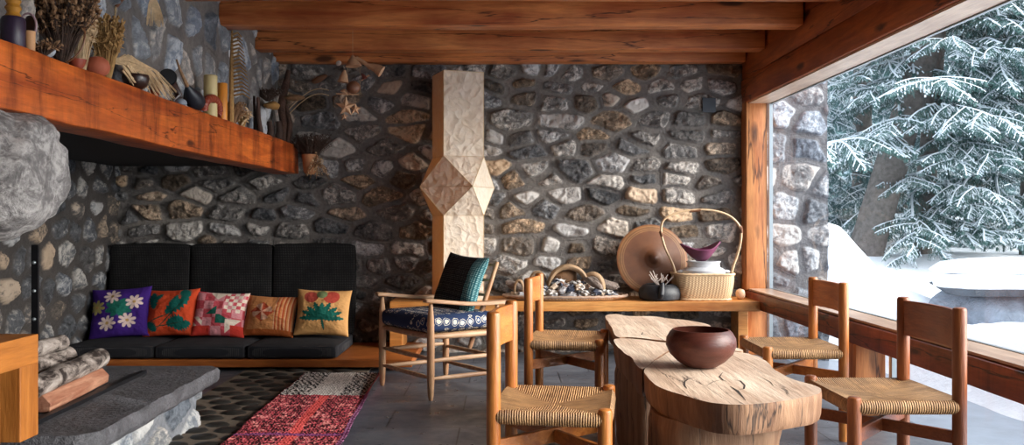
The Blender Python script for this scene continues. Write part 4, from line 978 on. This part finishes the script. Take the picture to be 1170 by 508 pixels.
def splitlog(label, a, b, r, seed):
    a, b = Vector(a), Vector(b); d = b-a; o = MB(); sec = [(-1, -.55), (.9, -.55), (1.05, .1), (.4, .75), (-.5, .6), (-1.05, 0)]; n = 10; vs = []
    for i in range(n+1):
        for (x, z) in sec: q = d*(i/n); k = 1+.08*n3((i*.5, x, z+seed)); vs.append((q.x+x*r*k, q.y, q.z+z*r*k))
    m_ = 6; fs = [(i*m_+j, i*m_+(j+1) % m_, (i+1)*m_+(j+1) % m_, (i+1)*m_+j) for i in range(n) for j in range(m_)]+[tuple(reversed(range(m_))), tuple(n*m_+j for j in range(m_))]
    o.add(vs, fs); ob = o.build('split_log', M_SPLIT, bevel=.004); ob.location = a; return tag(ob, label, 'log', 'firewood on the hearth')
splitlog('split reddish log at the bottom front of the hearth pile', (-1.89, 3.55, .345), (-1.955, 4.22, .345), .055, 1)
splitlog('split log under the birch logs, set back on the hearth', (-2.04, 3.5, .345), (-2.09, 4.25, .345), .058, 6)
o = MB().box((0, 0, .008), (.03, 1.25, .016)).build('iron_rail', M_IRON, smooth=False); o.location = (-1.82, 3.86, .31); o.rotation_euler = (0, 0, math.radians(2)); tag(o, 'flat black iron strip let into the hearth slab before the logs', 'rail')
ib = MB().box((0, 0, .42), (.035, .014, .84)); o = ib.build('iron_hanger', M_IRON, smooth=False); o.location = (-2.6, 4.86, .0); o.location = (-2.46, 4.6, .31); 
o.scale = (1, 1, .78); tag(o, 'tall upright black iron bar with studs behind the log pile', 'iron bar')
hx_ = thing('x', 'x', 'x'); bpy.data.objects.remove(hx_)
for k in range(4): q = MB().blob((0, -.012, .15+.19*k), (.02, .02, .024), k, .02).build('stud', M_ALU, o)

# ------------------------------------------------------------------ objects on the mantel
MZ = 1.705
def mp_(px, dx=0.0):
    x = -1.765+dx; return Vector((x, x*F/(px-VX), MZ))
def at_px(px, y, dx=0):  # mantel point and height for image y
    v = mp_(px, dx); return v, CAMH-(y-VY)*v.y/F-MZ
def bunch(name, label, cat, loc, h, spread, n, cols_, seed, blade=.012, lean=(0, 0), head=0, drop=0, stemw=.002):
    r = random.Random(seed); t_ = thing(name, label, cat, loc); a = MB(); hb = MB()
    for k in range(n):
        an = r.uniform(0, 2*PI); q = math.sqrt(r.random()); L = h*r.uniform(.55, 1.0)
        tip = Vector((math.cos(an)*spread*q+lean[0]*L, math.sin(an)*spread*q*.55+lean[1]*L, L-drop*q*q)); p0 = Vector((math.cos(an)*.012, math.sin(an)*.012, 0)); midp = (p0+tip)*.5+Vector((0, 0, L*.12))
        a.tube([p0, midp, tip], [stemw, stemw, stemw*.6], 4, cap=False)
        if blade:
            for q2 in range(3):
                b0 = midp+(tip-midp)*r.uniform(.1, 1); dv = Vector((r.uniform(-1, 1), r.uniform(-1, 1), r.uniform(-.6, 1))).normalized()*blade*r.uniform(1, 2.4); sd = dv.orthogonal().normalized()*blade*.3
                hb.add([b0, b0+dv*.5+sd, b0+dv, b0+dv*.5-sd], [(0, 1, 2, 3)])
        if head: hb.blob(tip, (head*r.uniform(.6, 1.2),)*3, k, .25, n=4, m=6)
    a.build('stems', cols_[0], t_, smooth=False); hb.build('flower_heads', cols_[1], t_, smooth=False); return t_
M_DRYB = simple('dried_brown', lin('#4a382e'), .85, .5, 40); M_DRYG = simple('dried_gold', lin('#a8824e'), .8, .35, 40); M_DRYC = simple('dried_cream', lin('#c8ab84'), .8, .3, 40); M_DRYT = simple('dried_tan', lin('#8d6a4a'), .8, .4, 40)
M_TERRA = simple('terracotta', lin('#a8573c'), .75, .2, 10); M_COPPER = simple('copper_red', lin('#8a3c28'), .45, .3, 10); M_DKB = simple('dark_brown_glaze', lin('#2e1a14'), .3, .3, 8)
v, h = at_px(15, 0, .02)
t_ = thing('candlestick', 'dark purple vase with a turned golden neck at the far left of the mantel', 'vase', v)
MB().lathe([(.034, 0), (.04, .01), (.041, .10), (.036, .112), (.02, .114)], 24).build('base', simple('aubergine', lin('#2c1f33'), .4), t_); MB().lathe([(.02, .112), (.026, .118), (.02, .13), (.028, .145), (.02, .158), (.027, .17), (.02, .185), (.022, .2), (.015, .24), (.001, .245)], 20).build('neck', simple('gold_wood', lin('#b8802f'), .4), t_)
v, h = at_px(34, 26, .06); lathe_thing('cup', 'small tan cylindrical cup beside the dark purple vase', 'cup', v, [(.018, 0), (.019, .07), (.016, .07), (.015, .006), (.001, .006)], simple('tan_clay', lin('#c08f62'), .6), 20)
v, h = at_px(34, 22, .03); t_ = thing('ladle', 'dark oval ladle with a pale pink rim leaning by the tan cup', 'ladle', v+Vector((.0, 0, 0))); MB().blob((0, 0, .10), (.05, .02, .08), 3, .05).build('bowl', M_DKB, t_); MB().tube([(.03*math.cos(a), -.012, .10+.045*math.sin(a)) for a in np.linspace(0, 2*PI, 25)], .004, 6, cap=False).build('rim', simple('pinkish', lin('#a98a90'), .5), t_); MB().tube([(0, 0, 0), (0, 0, .07)], .006, 8).build('foot', M_DKB, t_)
v, h = at_px(68, 0, 0); t_ = thing('wicker_hoop', 'thin wicker hoop standing around the brown dried flowers on the mantel', 'hoop', v); MB().tube([(.10*math.cos(a), .02*math.sin(a), .118+.112*math.sin(a)) for a in np.linspace(0, 2*PI, 41)], .004, 6, cap=False).build('ring', M_CANED, t_)
bunch('dried_bouquet', 'large dark brown dried flower bunch at the left of the mantel', 'dried flowers', v+Vector((.0, .02, 0)), .33, .15, 380, [M_DRYB, M_DRYT], 3, .014, head=.019)
v, h = at_px(93, 0, 0); bunch('dried_grass', 'tall cream dried grass bundle behind the brown dried flowers', 'dried grass', v, .34, .07, 190, [M_DRYC, M_DRYC], 5, .02)
v, h = at_px(122, 10, 0); bunch('dried_bouquet', 'golden dried flower bunch standing in the middle of the mantel clutter', 'dried flowers', v, .30, .075, 260, [M_DRYG, M_DRYG], 7, .014, head=.014)
v, h = at_px(50, 45, .07); bunch('dried_sprig', 'low dark dried sprig lying at the mantel front edge', 'dried flowers', v, .05, .07, 60, [M_DRYB, M_DRYT], 17, .012)
v, h = at_px(55, 45, .06); o = MB().blob((0, 0, .022), (.05, .04, .045), 3, .15).build('pale_stone', simple('grey_rock', lin('#9aa0a6'), .6)); o.location = v; tag(o, 'small grey stone on the mantel edge under the dried flowers', 'stone')
v, h = at_px(111, 60, .03); lathe_thing('round_pot', 'small round terracotta pot on the mantel below the golden bouquet', 'pot', v, [(.02, 0), (.045, .02), (.053, .045), (.045, .07), (.025, .085), (.022, .083), (.04, .04), (.001, .01)], M_TERRA, 28)
v, h = at_px(88, 66, .04); lathe_thing('small_dish', 'small rust-red dish left of the terracotta pot on the mantel', 'dish', v, [(.018, 0), (.03, .02), (.036, .04), (.03, .04), (.018, .008), (.001, .008)], M_COPPER, 24)
# straw bundle sweeping right
v, h = at_px(128, 60, .0); t_ = thing('straw_bundle', 'bent bundle of pale straw arching over the brown bowl on the mantel', 'straw', v); mb = MB(); rr_ = random.Random(8)
for k in range(70):
    o1, o2 = rr_.uniform(-.012, .012), rr_.uniform(-.014, .014); L = rr_.uniform(.7, 1.05); mb.tube([(o1, o2, .11+o1), (.03*L+o1, .12*L+o2, .13+o2*2), (.06*L+o1, .32*L+o2, .10+o1*2), (.07*L+o1*2.2, .52*L, .03+o2*2.4)], [.0022, .0022, .002, .0012], 4, cap=False)
for k in range(26): a = rr_.uniform(-.02, .1); mb.tube([(.03, .05+a, .09+rr_.uniform(-.02, .02)), (.05+rr_.uniform(-.02, .02), .1+a*1.5, .01+rr_.random()*.02)], [.006, .003], 5)
mb.build('straw', M_DRYC, t_)
v, h = at_px(155, 80, .04); lathe_thing('small_bowl', 'glossy dark brown bowl on the mantel under the straw bundle', 'bowl', v, [(.025, 0), (.05, .02), (.062, .055), (.058, .07), (.052, .07), (.05, .03), (.001, .012)], M_DKB, 32)
v, h = at_px(176, 90, .02); o = MB().tube([(0, 0, .0), (0, .02, .06), (0, .03, .09)], [.02, .024, .016], 12).build('gourd', M_TERRA); o.location = v; tag(o, 'small reddish gourd next to the dark brown bowl', 'gourd')
v, h = at_px(188, 75, .03); t_ = thing('curved_horn', 'dark curved horn opening towards the room on the mantel', 'horn', v); MB().tube([(.0, .10, .012), (.02, .14, .05), (0, .10, .10), (0, 0, .125), (.04, -.06, .11)], [.012, .02, .026, .034, .045], 16, cap=False).build('horn', M_DKB, t_); MB().tube([(.036, -.055, .111), (.03, -.045, .113)], .043, 16).build('mouth', M_BLACK, t_)
v, h = at_px(207, 100, .02); o = MB().blob((0, 0, .022), (.06, .08, .045), 8, .2).build('pale_stone', simple('grey_rock2', lin('#7c828a'), .6)); o.location = v; tag(o, 'grey stone on the mantel between the horn and the blue-black bottle', 'stone')
v, h = at_px(222, 95, .03); t_ = thing('gourd_bottle', 'blue-black gourd bottle with a long thin neck leaning left', 'bottle', v); MB().tube([(0, .08, .045), (0, .04, .055), (0, -.03, .07), (0, -.08, .10), (0, -.11, .125)], [.025, .05, .052, .03, .012], 20).build('body', simple('blue_black', lin('#23262e'), .4), t_); MB().tube([(0, -.105, .12), (-.01, -.19, .2), (-.01, -.24, .245)], [.012, .007, .005], 10).build('neck', M_DRYT, t_)
v, h = at_px(234, 95, -.01); t_ = thing('copper_coil', 'ribbed red-brown clay ring standing behind the gourd bottle', 'ring', v); pts = [(.03+.01*math.sin(a), .03+.13*math.cos(a), .052+.062*math.sin(a)) for a in np.linspace(-.5, PI+.3, 60)]; MB().tube(pts, [.024*(1+.09*math.sin(i*1.5)) for i in range(60)], 14).build('coil', M_COPPER, t_)
def candle(label, px, ytop, r, m, dx=0):
    v, h = at_px(px, ytop, dx); t_ = thing('candle', label, 'candle', v); MB().lathe([(r*.96, 0), (r, .004), (r, h-.004), (r*.9, h), (r*.6, h-.006), (.001, h-.007)], 28).build('wax', m, t_); MB().tube([(0, 0, h-.008), (.001, 0, h+.008)], .0015, 6).build('wick', M_BLACK, t_)
candle('tall cream pillar candle on the mantel', 240.5, 86, .04, simple('wax_cream', lin('#c9b47e'), .5, .08))
candle('orange pillar candle right of the cream one on the mantel', 254, 95, .031, simple('wax_orange', lin('#d9882e'), .45, .12))
# palm skeleton
v, h = at_px(264, 34, .03); t_ = thing('dried_fern', 'tall dried palm frond skeleton standing behind the candles', 'dried frond', v); mb = MB(); mb.tube([(0, 0, 0), (.0, .01, h*.5), (0, .02, h)], [.018, .015, .006], 8)
for k in range(0, 34, 2):
    z = h*(.3+.69*k/34); L = .125*(1-.45*k/34)
    mb.tube([(0, .01, z), (L*.6, .0, z+.012), (L, -.01, z-.02)], [.007, .006, .003], 5, cap=False)
    if k % 2: mb.tube([(0, .01, z), (-.02, .0, z+.02), (-.035, -.01, z+.05)], [.004, .003, .001], 5, cap=False)
mb.build('frond', M_DRYG, t_)
v, h = at_px(266, 105, .02); bunch('dried_sprig', 'brown dried seed clump right of the orange candle', 'dried flowers', v, .15, .09, 130, [M_DRYT, M_DRYT], 23, .012, head=.012)
v, h = at_px(277, 118, .04); bunch('corn_husk', 'pale corn-husk bundle on the mantel right of the seed clump', 'corn husk', v, .11, .06, 60, [M_DRYG, M_DRYC], 29, .022)
v, h = at_px(297, 100, 0); o = MB().tube([(0, .03, 0), (-.01, 0, .12), (.0, -.05, .27)], [.022, .018, .013], 10).build('dark_stick', simple('stick_brown', lin('#4a3026'), .8, .4, 20)); o.location = v; tag(o, 'short dark wooden stick leaning on the mantel', 'stick')
v, h = at_px(292, 95, -.04); o = MB().tube([(0, 0, 0), (.0, .01, .1), (0, -.02, .29)], [.016, .02, .014], 10).build('dark_stick', M_DKB); o.location = v; tag(o, 'black charred stick behind the short brown one', 'stick')
v = P(309, 108, 6.5); v.x = -1.80; o = MB().blob((0, 0, 0), (.11, .2, .06), 6, .2, 3).build('bracket_fungus', simple('fungus', lin('#a87d45'), .7, .3)); o.location = (-1.775, 6.72, 1.97); tag(o, 'ochre bracket fungus fixed high on the chimney stone above the mantel end', 'fungus')
bunch('dried_bouquet', 'dark dried heather clump hanging over the bracket fungus', 'dried flowers', Vector((-1.78, 6.62, 1.99)), .1, .13, 90, [M_DRYB, M_DRYB], 31, .012, head=.014)
# driftwood post at the mantel end
v = Vector((-1.765, 7.0, MZ)); t_ = thing('driftwood_post', 'tall gnarled driftwood post standing on the far end of the mantel', 'driftwood', v)
hh = CAMH-(80-VY)*7.0/F-MZ; mb = MB().tube([(0, 0, 0), (.01, .0, .15), (-.01, 0, .3), (.02, 0, .45), (.05, 0, hh)], [.035, .03, .034, .03, .018], 12); mb.tube([(.04, 0, 0), (.06, 0, .15), (.03, 0, .3)], [.02, .024, .014], 10); mb.build('trunk', simple('drift_brown', lin('#4e3529'), .8, .5, 14, .9, .015), t_); MB().blob((.10, -.02, .36), (.15, .07, .05), 3, .3).build('knot', M_DRYT, t_)
mb = MB()
for k in range(2): z = .22+.05*k; mb.tube([(.04+.34*u, -.05*u, z+.17*math.sin(u*2.0)-.01*k) for u in np.linspace(0, 1, 12)], .004, 5)
o = mb.build('dried_reeds', M_DRYC); o.location = v; tag(o, 'thin arching dried stems reaching right from the driftwood post', 'stems')
for px, hgt, lab in ((308, .13, 'short dark driftwood stub, left of the pair near the mantel end'), (318, .16, 'short dark driftwood stub, right of the pair near the mantel end')):
    v, h = at_px(px, 140, .0); v.y = min(v.y, 6.9); o = MB().tube([(0, 0, 0), (.01, 0, hgt*.5), (0, 0, hgt)], [.03, .026, .02], 10).build('driftwood_stub', simple('stub', lin('#3c2a22'), .85, .5, 16)); o.location = v; tag(o, lab, 'driftwood')
# pot on the wall by the mantel end
v = P(354, 199, 7.02); v.y = 7.02; t_ = thing('hanging_pot', 'tan clay pot of dried plants hanging at the far end of the mantel', 'pot', v)
MB().lathe([(.033, 0), (.05, .02), (.06, .13), (.065, .155), (.06, .16), (.054, .15), (.04, .03), (.001, .02)], 28).build('body', simple('tan_pot', lin('#b07a52'), .7), t_); MB().tube([(0, .06, .12), (0, .14, .15), (0, .23, .15)], .006, 8).build('bracket', M_IRON, t_)
mb = bunch('dried_plant', 'dark bushy dried plant in the hanging clay pot', 'dried flowers', v+Vector((.01, 0, .1)), .22, .17, 260, [M_DRYB, M_DRYB], 41, .012, head=.01)
bunch('dried_sprig', 'pale dried sprig spilling down beside the hanging clay pot', 'dried flowers', v+Vector((.07, -.05, .08)), .1, .1, 70, [M_DRYT, M_DRYC], 43, .012, drop=.2)
# hanging broom / horn at upper left
t_ = thing('hanging_tassel', 'dried tassel with forked brown husk hanging at the top left', 'tassel', P(162, -12, 4.2)); t_.location.x = -1.74
mb = MB().tube([(-.12, 0, -.08), (-.06, 0, .01), (.0, 0, .05), (.05, 0, .0), (.06, 0, -.05)], [.012, .02, .026, .02, .012], 12); mb.tube([(0, 0, .045), (0, 0, .20)], .004, 6); mb.build('husk', simple('husk_brown', lin('#7a4a2c'), .6), t_)
mb = MB(); rr_ = random.Random(5)
for k in range(60): a = rr_.uniform(-.02, .02); mb.tube([(.06+a*.4, 0, -.03), (.065+a, a, -.08), (.07+a*1.7, a, -.14-rr_.random()*.04)], [.002, .0018, .001], 4, cap=False)
mb.build('fringe', M_DRYC, t_); mb = MB()
for k in range(30): a = rr_.uniform(-.01, .01); mb.tube([(-.115, 0, -.07), (-.13+a, 0, -.11-rr_.random()*.03)], [.002, .001], 4, cap=False)
mb.build('fringe', M_DRYC, t_)
# mobile
mo_ = thing('hanging_mobile', 'hanging mobile of dried husks and stars below the ceiling beams', 'mobile', P(404, 62, 6.3)); O0 = mo_.location.copy()
def L_(px, py, dd=0): return P(px, py, 6.3)-O0+Vector((0, dd, 0))
MB().tube([L_(403, 18), L_(403, 66)], .0012, 5).build('string', M_DRYC, mo_); MB().tube([L_(398, 64), L_(396, 118)], .0012, 5).build('string', M_DRYC, mo_); MB().tube([L_(411, 76), L_(412, 108)], .0012, 5).build('string', M_DRYC, mo_)
M_HUSK = simple('husk_pale', lin('#c99d78'), .65, .25, 25, .4)
def cone(p0, p1, r0, r1, nm='husk', m=M_HUSK): MB().tube([p0, (Vector(p0)+Vector(p1))/2+Vector((0, 0, .006)), p1], [r0, (r0+r1)*.5, r1], 9).build(nm, m, mo_)
cone(L_(403, 63), L_(404, 76), .006, .06); cone(L_(407, 66), L_(424, 78), .012, .015); cone(L_(420, 74), L_(436, 82), .016, .045); cone(L_(394, 80), L_(392, 94), .008, .042); cone(L_(413, 92), L_(422, 86), .004, .006); cone(L_(413, 84), L_(417, 90), .004, .02, m=simple('husk_red', lin('#6e3a30'), .6)); cone(L_(395, 102), L_(393, 106), .006, .03)
MB().tube([L_(384, 107), L_(410, 108)], .005, 6).build('rod', M_HUSK, mo_)
MB().blob(L_(404, 100), (.10, .09, .095), 3, .06).build('nut_shell', simple('nutshell', lin('#7a5038'), .5), mo_)
MB().blob(L_(387, 72), (.04, .03, .035), 5, .3).build('petal', simple('petal_white', lin('#c4b6ae'), .7), mo_)
def star(c, R, th, seed):
    vs = []; rt_ = random.Random(seed); c = Vector(c)
    for i in range(10): a = 2*PI*i/10+.3; q = (R if i % 2 == 0 else R*.42)*rt_.uniform(.85, 1.1); vs.append(c+Vector((q*math.cos(a), 0, q*math.sin(a))))
    vs += [c+Vector((0, -th, 0)), c+Vector((0, th, 0))]; fs = [(i, (i+1) % 10, 10) for i in range(10)]+[((i+1) % 10, i, 11) for i in range(10)]; return MB().add(vs, fs)
star(L_(395, 122), .08, .02, 3).build('star', M_HUSK, mo_, smooth=False); star(L_(405, 124, .03), .05, .015, 8).build('star', M_HUSK, mo_, smooth=False); star(L_(393, 133, .01), .03, .01, 9).build('star', M_HUSK, mo_, smooth=False)
o = MB().blob((0, 0, 0), (.13, .03, .05), 2, .25).build('wood_chip', simple('chip', lin('#7a563c'), .7)); o.location = P(364, 90, 7.19); o.rotation_euler = (0, math.radians(-25), 0); tag(o, 'small brown wood chip wedged in the wall above the driftwood post', 'wood chip')

# ------------------------------------------------------------------ outside
pil = stone_panel('outside_pillar', (2.16, 7.26, -.2), (1, 0, 0), (0, 0, 1), (0, -1, 0), .53, 2.75, .008, M_ST_OUT, 33, .22, .27, .022, .022, .014, 1.3); struct(pil); pil.name = 'wall_outside'
o = MB().box((2.425, 7.5, 1.15), (.52, .45, 2.7)).build('wall_outside_core', M_ROCK, smooth=False); struct(o)
for nme, val in (('stone', 0), ('tint', .5), ('warm', .0)):
    at = o.data.attributes.new(nme, 'FLOAT', 'POINT'); at.data.foreach_set('value', np.full(len(o.data.vertices), val, np.float32))
def ss(a, b, x): t_ = np.clip((x-a)/(b-a), 0, 1); return t_*t_*(3-2*t_)
gx, gy = np.meshgrid(np.linspace(2.2, 24, 260), np.linspace(-3, 34, 360))
G = -.12+.46*ss(2.75, 3.6, gx+.12*fbm(gy*1.2, gx*0, 2, 2))*ss(2.0, 5, gy)*(1-ss(6.2+.15*np.sin(gx*2.2), 6.9+.15*np.sin(gx*2.2), gy)*ss(3.4, 3.8, gx))+.72*ss(9.8, 12, gy)+.80*np.exp(-((gx-3.1)/1.75)**2-((gy-9.3)/1.3)**2)+.05*fbm(gx*1.1, gy*1.1, 4, 3)+.012*fbm(gx*6, gy*6, 7, 3)*ss(2.8, 3.3, gx)+.6*ss(13, 20, gy)
struct(gridmesh('ground', gx, gy, G, M_SNOW)).name = 'floor_outside_snow'
struct(MB().box((2.62, 2.5, -.10), (.9, 11, .06)).build('terrace', simple('wet_stone', lin('#7d8794'), .3, .3, 4), smooth=False)).name = 'floor_terrace'
# ledge with snow cap
lt = thing('rock_ledge', 'flat dark rock ledge capped with thick snow outside the window', 'ledge', (5.3, 8.6, 0))
LO = [(-1.25, -.62), (-.7, -.78), (.1, -.95), (1.2, -1.15), (2.4, -1.2), (3.2, -.2), (2.4, .8), (1.0, 1.15), (-.2, .9), (-.9, .35)]
slab(smoothloop(LO, 8), .40, .47, simple('ledge_rock', lin('#3c424a'), .7, .4, 8, .8, .02), 'rock', lt, (0, 0), .07, .01, .12, 2, 5, fr=4)
slab(smoothloop(LO, 8), .465, .60, M_SNOW, 'snow_cap', lt, (0, 0), .07, .02, -.02, 5, 5, fr=3)
slab(smoothloop([(x*.93, y*.9) for x, y in LO], 8), .59, .69, M_SNOW, 'snow_cap', lt, (0, 0), .06, .10, -.14, 5, 5, fr=3)
M_LB = simple('boulder_blue', lin('#78828f'), .75, .4, 7, .8, .03)
for k, (x, y, dx, dz) in enumerate(((-.5, -.2, 1.3, .75), (.6, -.45, 1.5, .85), (1.9, -.55, 1.5, .8))):
    MB().blob((x, y, .08), (dx, 1.0, dz), k*4+1, .18, 3, 24, 32, pw=.75).build('boulder', M_LB, lt)

# spruces
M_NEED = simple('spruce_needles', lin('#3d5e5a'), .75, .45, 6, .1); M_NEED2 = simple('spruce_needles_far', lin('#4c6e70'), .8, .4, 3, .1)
M_TSNOW = simple('frost_snow', (.62, .70, .76), .8, .1, 5, .1)
M_TRUNK = simple('spruce_bark', lin('#736e6a'), .85, .45, 16, 1.0, .03)
def frond_proto(seed):
    r = random.Random(seed); V = []; Fq = []; SV = []; SF = []
    def tri(a, b, c): n = len(V); V.extend([a, b, c]); Fq.append((n, n+1, n+2))
    def quad(a, b, c, d): n = len(SV); SV.extend([a, b, c, d]); SF.append((n, n+1, n+2, n+3))
    def twig(p, d, L, w_):
        d = d.normalized(); sdv = d.cross(Vector((0, 0, 1)));
        if sdv.length < .1: sdv = Vector((1, 0, 0))
        sdv.normalize(); n = max(3, int(L/.042)); q = p.copy(); dd = d.copy(); pts = [q.copy()]
        for i in range(n): dd = (dd+Vector((0, 0, -.09))).normalized(); q = q+dd*(L/n); pts.append(q.copy())
        for i in range(n):
            for s in (-1, 1):
                tip = pts[i]+sdv*s*w_*1.2*(1-.5*i/n)*r.uniform(.7, 1.2)+dd*.045+Vector((0, 0, -.012)); tri(pts[i], pts[i]+dd*.03, tip)
        if r.random() < .5:
            a0 = int(n*r.uniform(0, .3)); up = Vector((0, 0, .010))
            for i in range(a0, n):
                if r.random() < .3: continue
                ww = w_*.42*r.uniform(.5, 1.25); quad(pts[i]-sdv*ww+up*.4, pts[i+1]-sdv*ww*.9+up*.4, pts[i+1]+up*1.6, pts[i]+up*1.6); quad(pts[i]+up*1.6, pts[i+1]+up*1.6, pts[i+1]+sdv*ww*.9+up*.4, pts[i]+sdv*ww+up*.4)
    n = 14; prev = Vector((0, 0, 0))
    for i in range(n):
        t_ = i/n; p = Vector((t_, .03*math.sin(t_*5+seed), -.22*t_*t_+.05*t_))
        for s in (-1, 1):
            L = (.40*(1-t_)**.8+.06)*r.uniform(.6, 1.1)*(.5 if t_ < .15 else 1)
            d = Vector((.75, s*1.0, -.25+r.uniform(-.25, .1))); twig(p, d, L, .028)
            d = Vector((.3, s*.35, -1.0)); twig(p, d, L*.55, .024)
        if i: 
            up = Vector((0, 0, .012)); quad(prev+Vector((0, -.018, 0))+up, p+Vector((0, -.018, 0))+up, p+Vector((0, .0, .012))+up, prev+Vector((0, .0, .012))+up); quad(prev+Vector((0, .0, .012))+up, p+Vector((0, .0, .012))+up, p+Vector((0, .018, 0))+up, prev+Vector((0, .018, 0))+up)
        prev = p
    return np.array([tuple(q) for q in V]), np.array(Fq), np.array([tuple(q) for q in SV]), np.array(SF)
PROT = [frond_proto(k) for k in range(4)]
def spruce(label, x, y, zg, lean, r0, z0, z1, nf, L0, seed, mn, group='snowy spruces outside', H=8, nq=10):
    r = random.Random(seed); t_ = thing('spruce_tree', label, 'tree', (x, y, zg), 0, group)
    pts = [Vector((lean[0]*z, lean[1]*z, z)) for z in np.linspace(-.2, H, 14)]; MB().tube(pts, [r0*(1-.75*i/13)*(1+.05*n3((i*.9, seed, 1))) for i in range(14)], 18).build('trunk', M_TRUNK, t_)
    Vs, Fs, SVs, SFs = [], [], [], []; o1 = o2 = 0
    for k in range(nf):
        z = z0+(z1-z0)*(k+r.random())/nf; az = math.radians(r.uniform(-185, 5)) if r.random() < .8 else r.uniform(0, PI); L = L0*(1-.5*(z-z0)/(H+1-z0))*r.uniform(.7, 1.15); drp = r.uniform(.02, .30)
        ca, sa = math.cos(az), math.sin(az)
        for q in range(nq):
            u = .22+.78*q/(nq-1); c = np.array([lean[0]*z+ca*L*u, lean[1]*z+sa*L*u, z-drp*L*u*u]); side = 0 if q == nq-1 else (-1 if q % 2 else 1)
            fl = L*.40*(1.15-.45*u)*r.uniform(.8, 1.2)
            R_ = Matrix.Rotation(az+side*math.radians(r.uniform(30, 62)), 3, 'Z') @ Matrix.Rotation(r.uniform(0, .45), 3, 'Y') @ Matrix.Rotation(r.uniform(-.35, .35), 3, 'X'); M_ = np.array(R_)*fl
            v1, f1, v2, f2 = PROT[r.randrange(4)]
            Vs.append(v1 @ M_.T+c); Fs.append(f1+o1); o1 += len(v1); SVs.append(v2 @ M_.T+c); SFs.append(f2+o2); o2 += len(v2)
    fo = rawmesh('foliage', np.concatenate(Vs), np.concatenate(Fs), mn, t_); rawmesh('snow', np.concatenate(SVs), np.concatenate(SFs), M_TSNOW, fo)
    return t_
spruce('big leaning spruce trunk just right of the outside stone pillar', 4.92, 12.0, .5, (.30, 0), .24, 1.6, 5.0, 46, 2.1, 1, M_NEED)
spruce('second snowy spruce with a bare lower trunk, right of the leaning one', 5.95, 12.5, .5, (.08, 0), .15, .5, 5.0, 46, 1.9, 2, M_NEED)
spruce('snowy spruce at the right edge of the window view', 7.6, 12.6, .5, (0, 0), .16, .7, 5.2, 52, 2.2, 3, M_NEED)
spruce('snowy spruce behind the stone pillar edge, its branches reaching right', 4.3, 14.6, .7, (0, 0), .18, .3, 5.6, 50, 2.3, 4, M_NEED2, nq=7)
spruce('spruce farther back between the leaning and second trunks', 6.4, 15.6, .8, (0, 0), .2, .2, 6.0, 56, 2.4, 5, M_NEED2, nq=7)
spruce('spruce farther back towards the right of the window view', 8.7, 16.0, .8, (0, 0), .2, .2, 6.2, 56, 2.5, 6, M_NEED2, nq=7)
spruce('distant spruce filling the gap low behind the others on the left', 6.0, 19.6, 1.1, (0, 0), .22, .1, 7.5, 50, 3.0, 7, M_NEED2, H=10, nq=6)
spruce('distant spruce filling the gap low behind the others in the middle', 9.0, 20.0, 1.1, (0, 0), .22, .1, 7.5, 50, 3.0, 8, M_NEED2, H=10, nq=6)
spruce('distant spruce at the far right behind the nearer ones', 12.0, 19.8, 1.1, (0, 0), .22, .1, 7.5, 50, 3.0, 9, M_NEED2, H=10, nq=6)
# wooded hillside behind
hx, hz = np.meshgrid(np.linspace(0, 30, 200), np.linspace(0, 1, 120))
HY = 24+hz*12+1.2*fbm(hx*.8, hz*9, 2, 4); HZ = .8+hz*14+.9*fbm(hx*1.3, hz*14, 6, 4)
m, t, b = nt('wooded_hillside'); n_ = noise(t, mapping(t, (2, 2, 4), rand=False), 1.6, 9, .75); r = ramp(t, [(.38, lin('#243c3b')), (.52, lin('#4b6a6b')), (.60, lin('#b9c9d2'))]); t.links.new(n_.outputs[0], r.inputs[0]); t.links.new(r.outputs[0], b.inputs['Base Color']); b.inputs['Roughness'].default_value = .9
struct(gridmesh('hillside', hx, HY, HZ, m)).name = 'hillside'
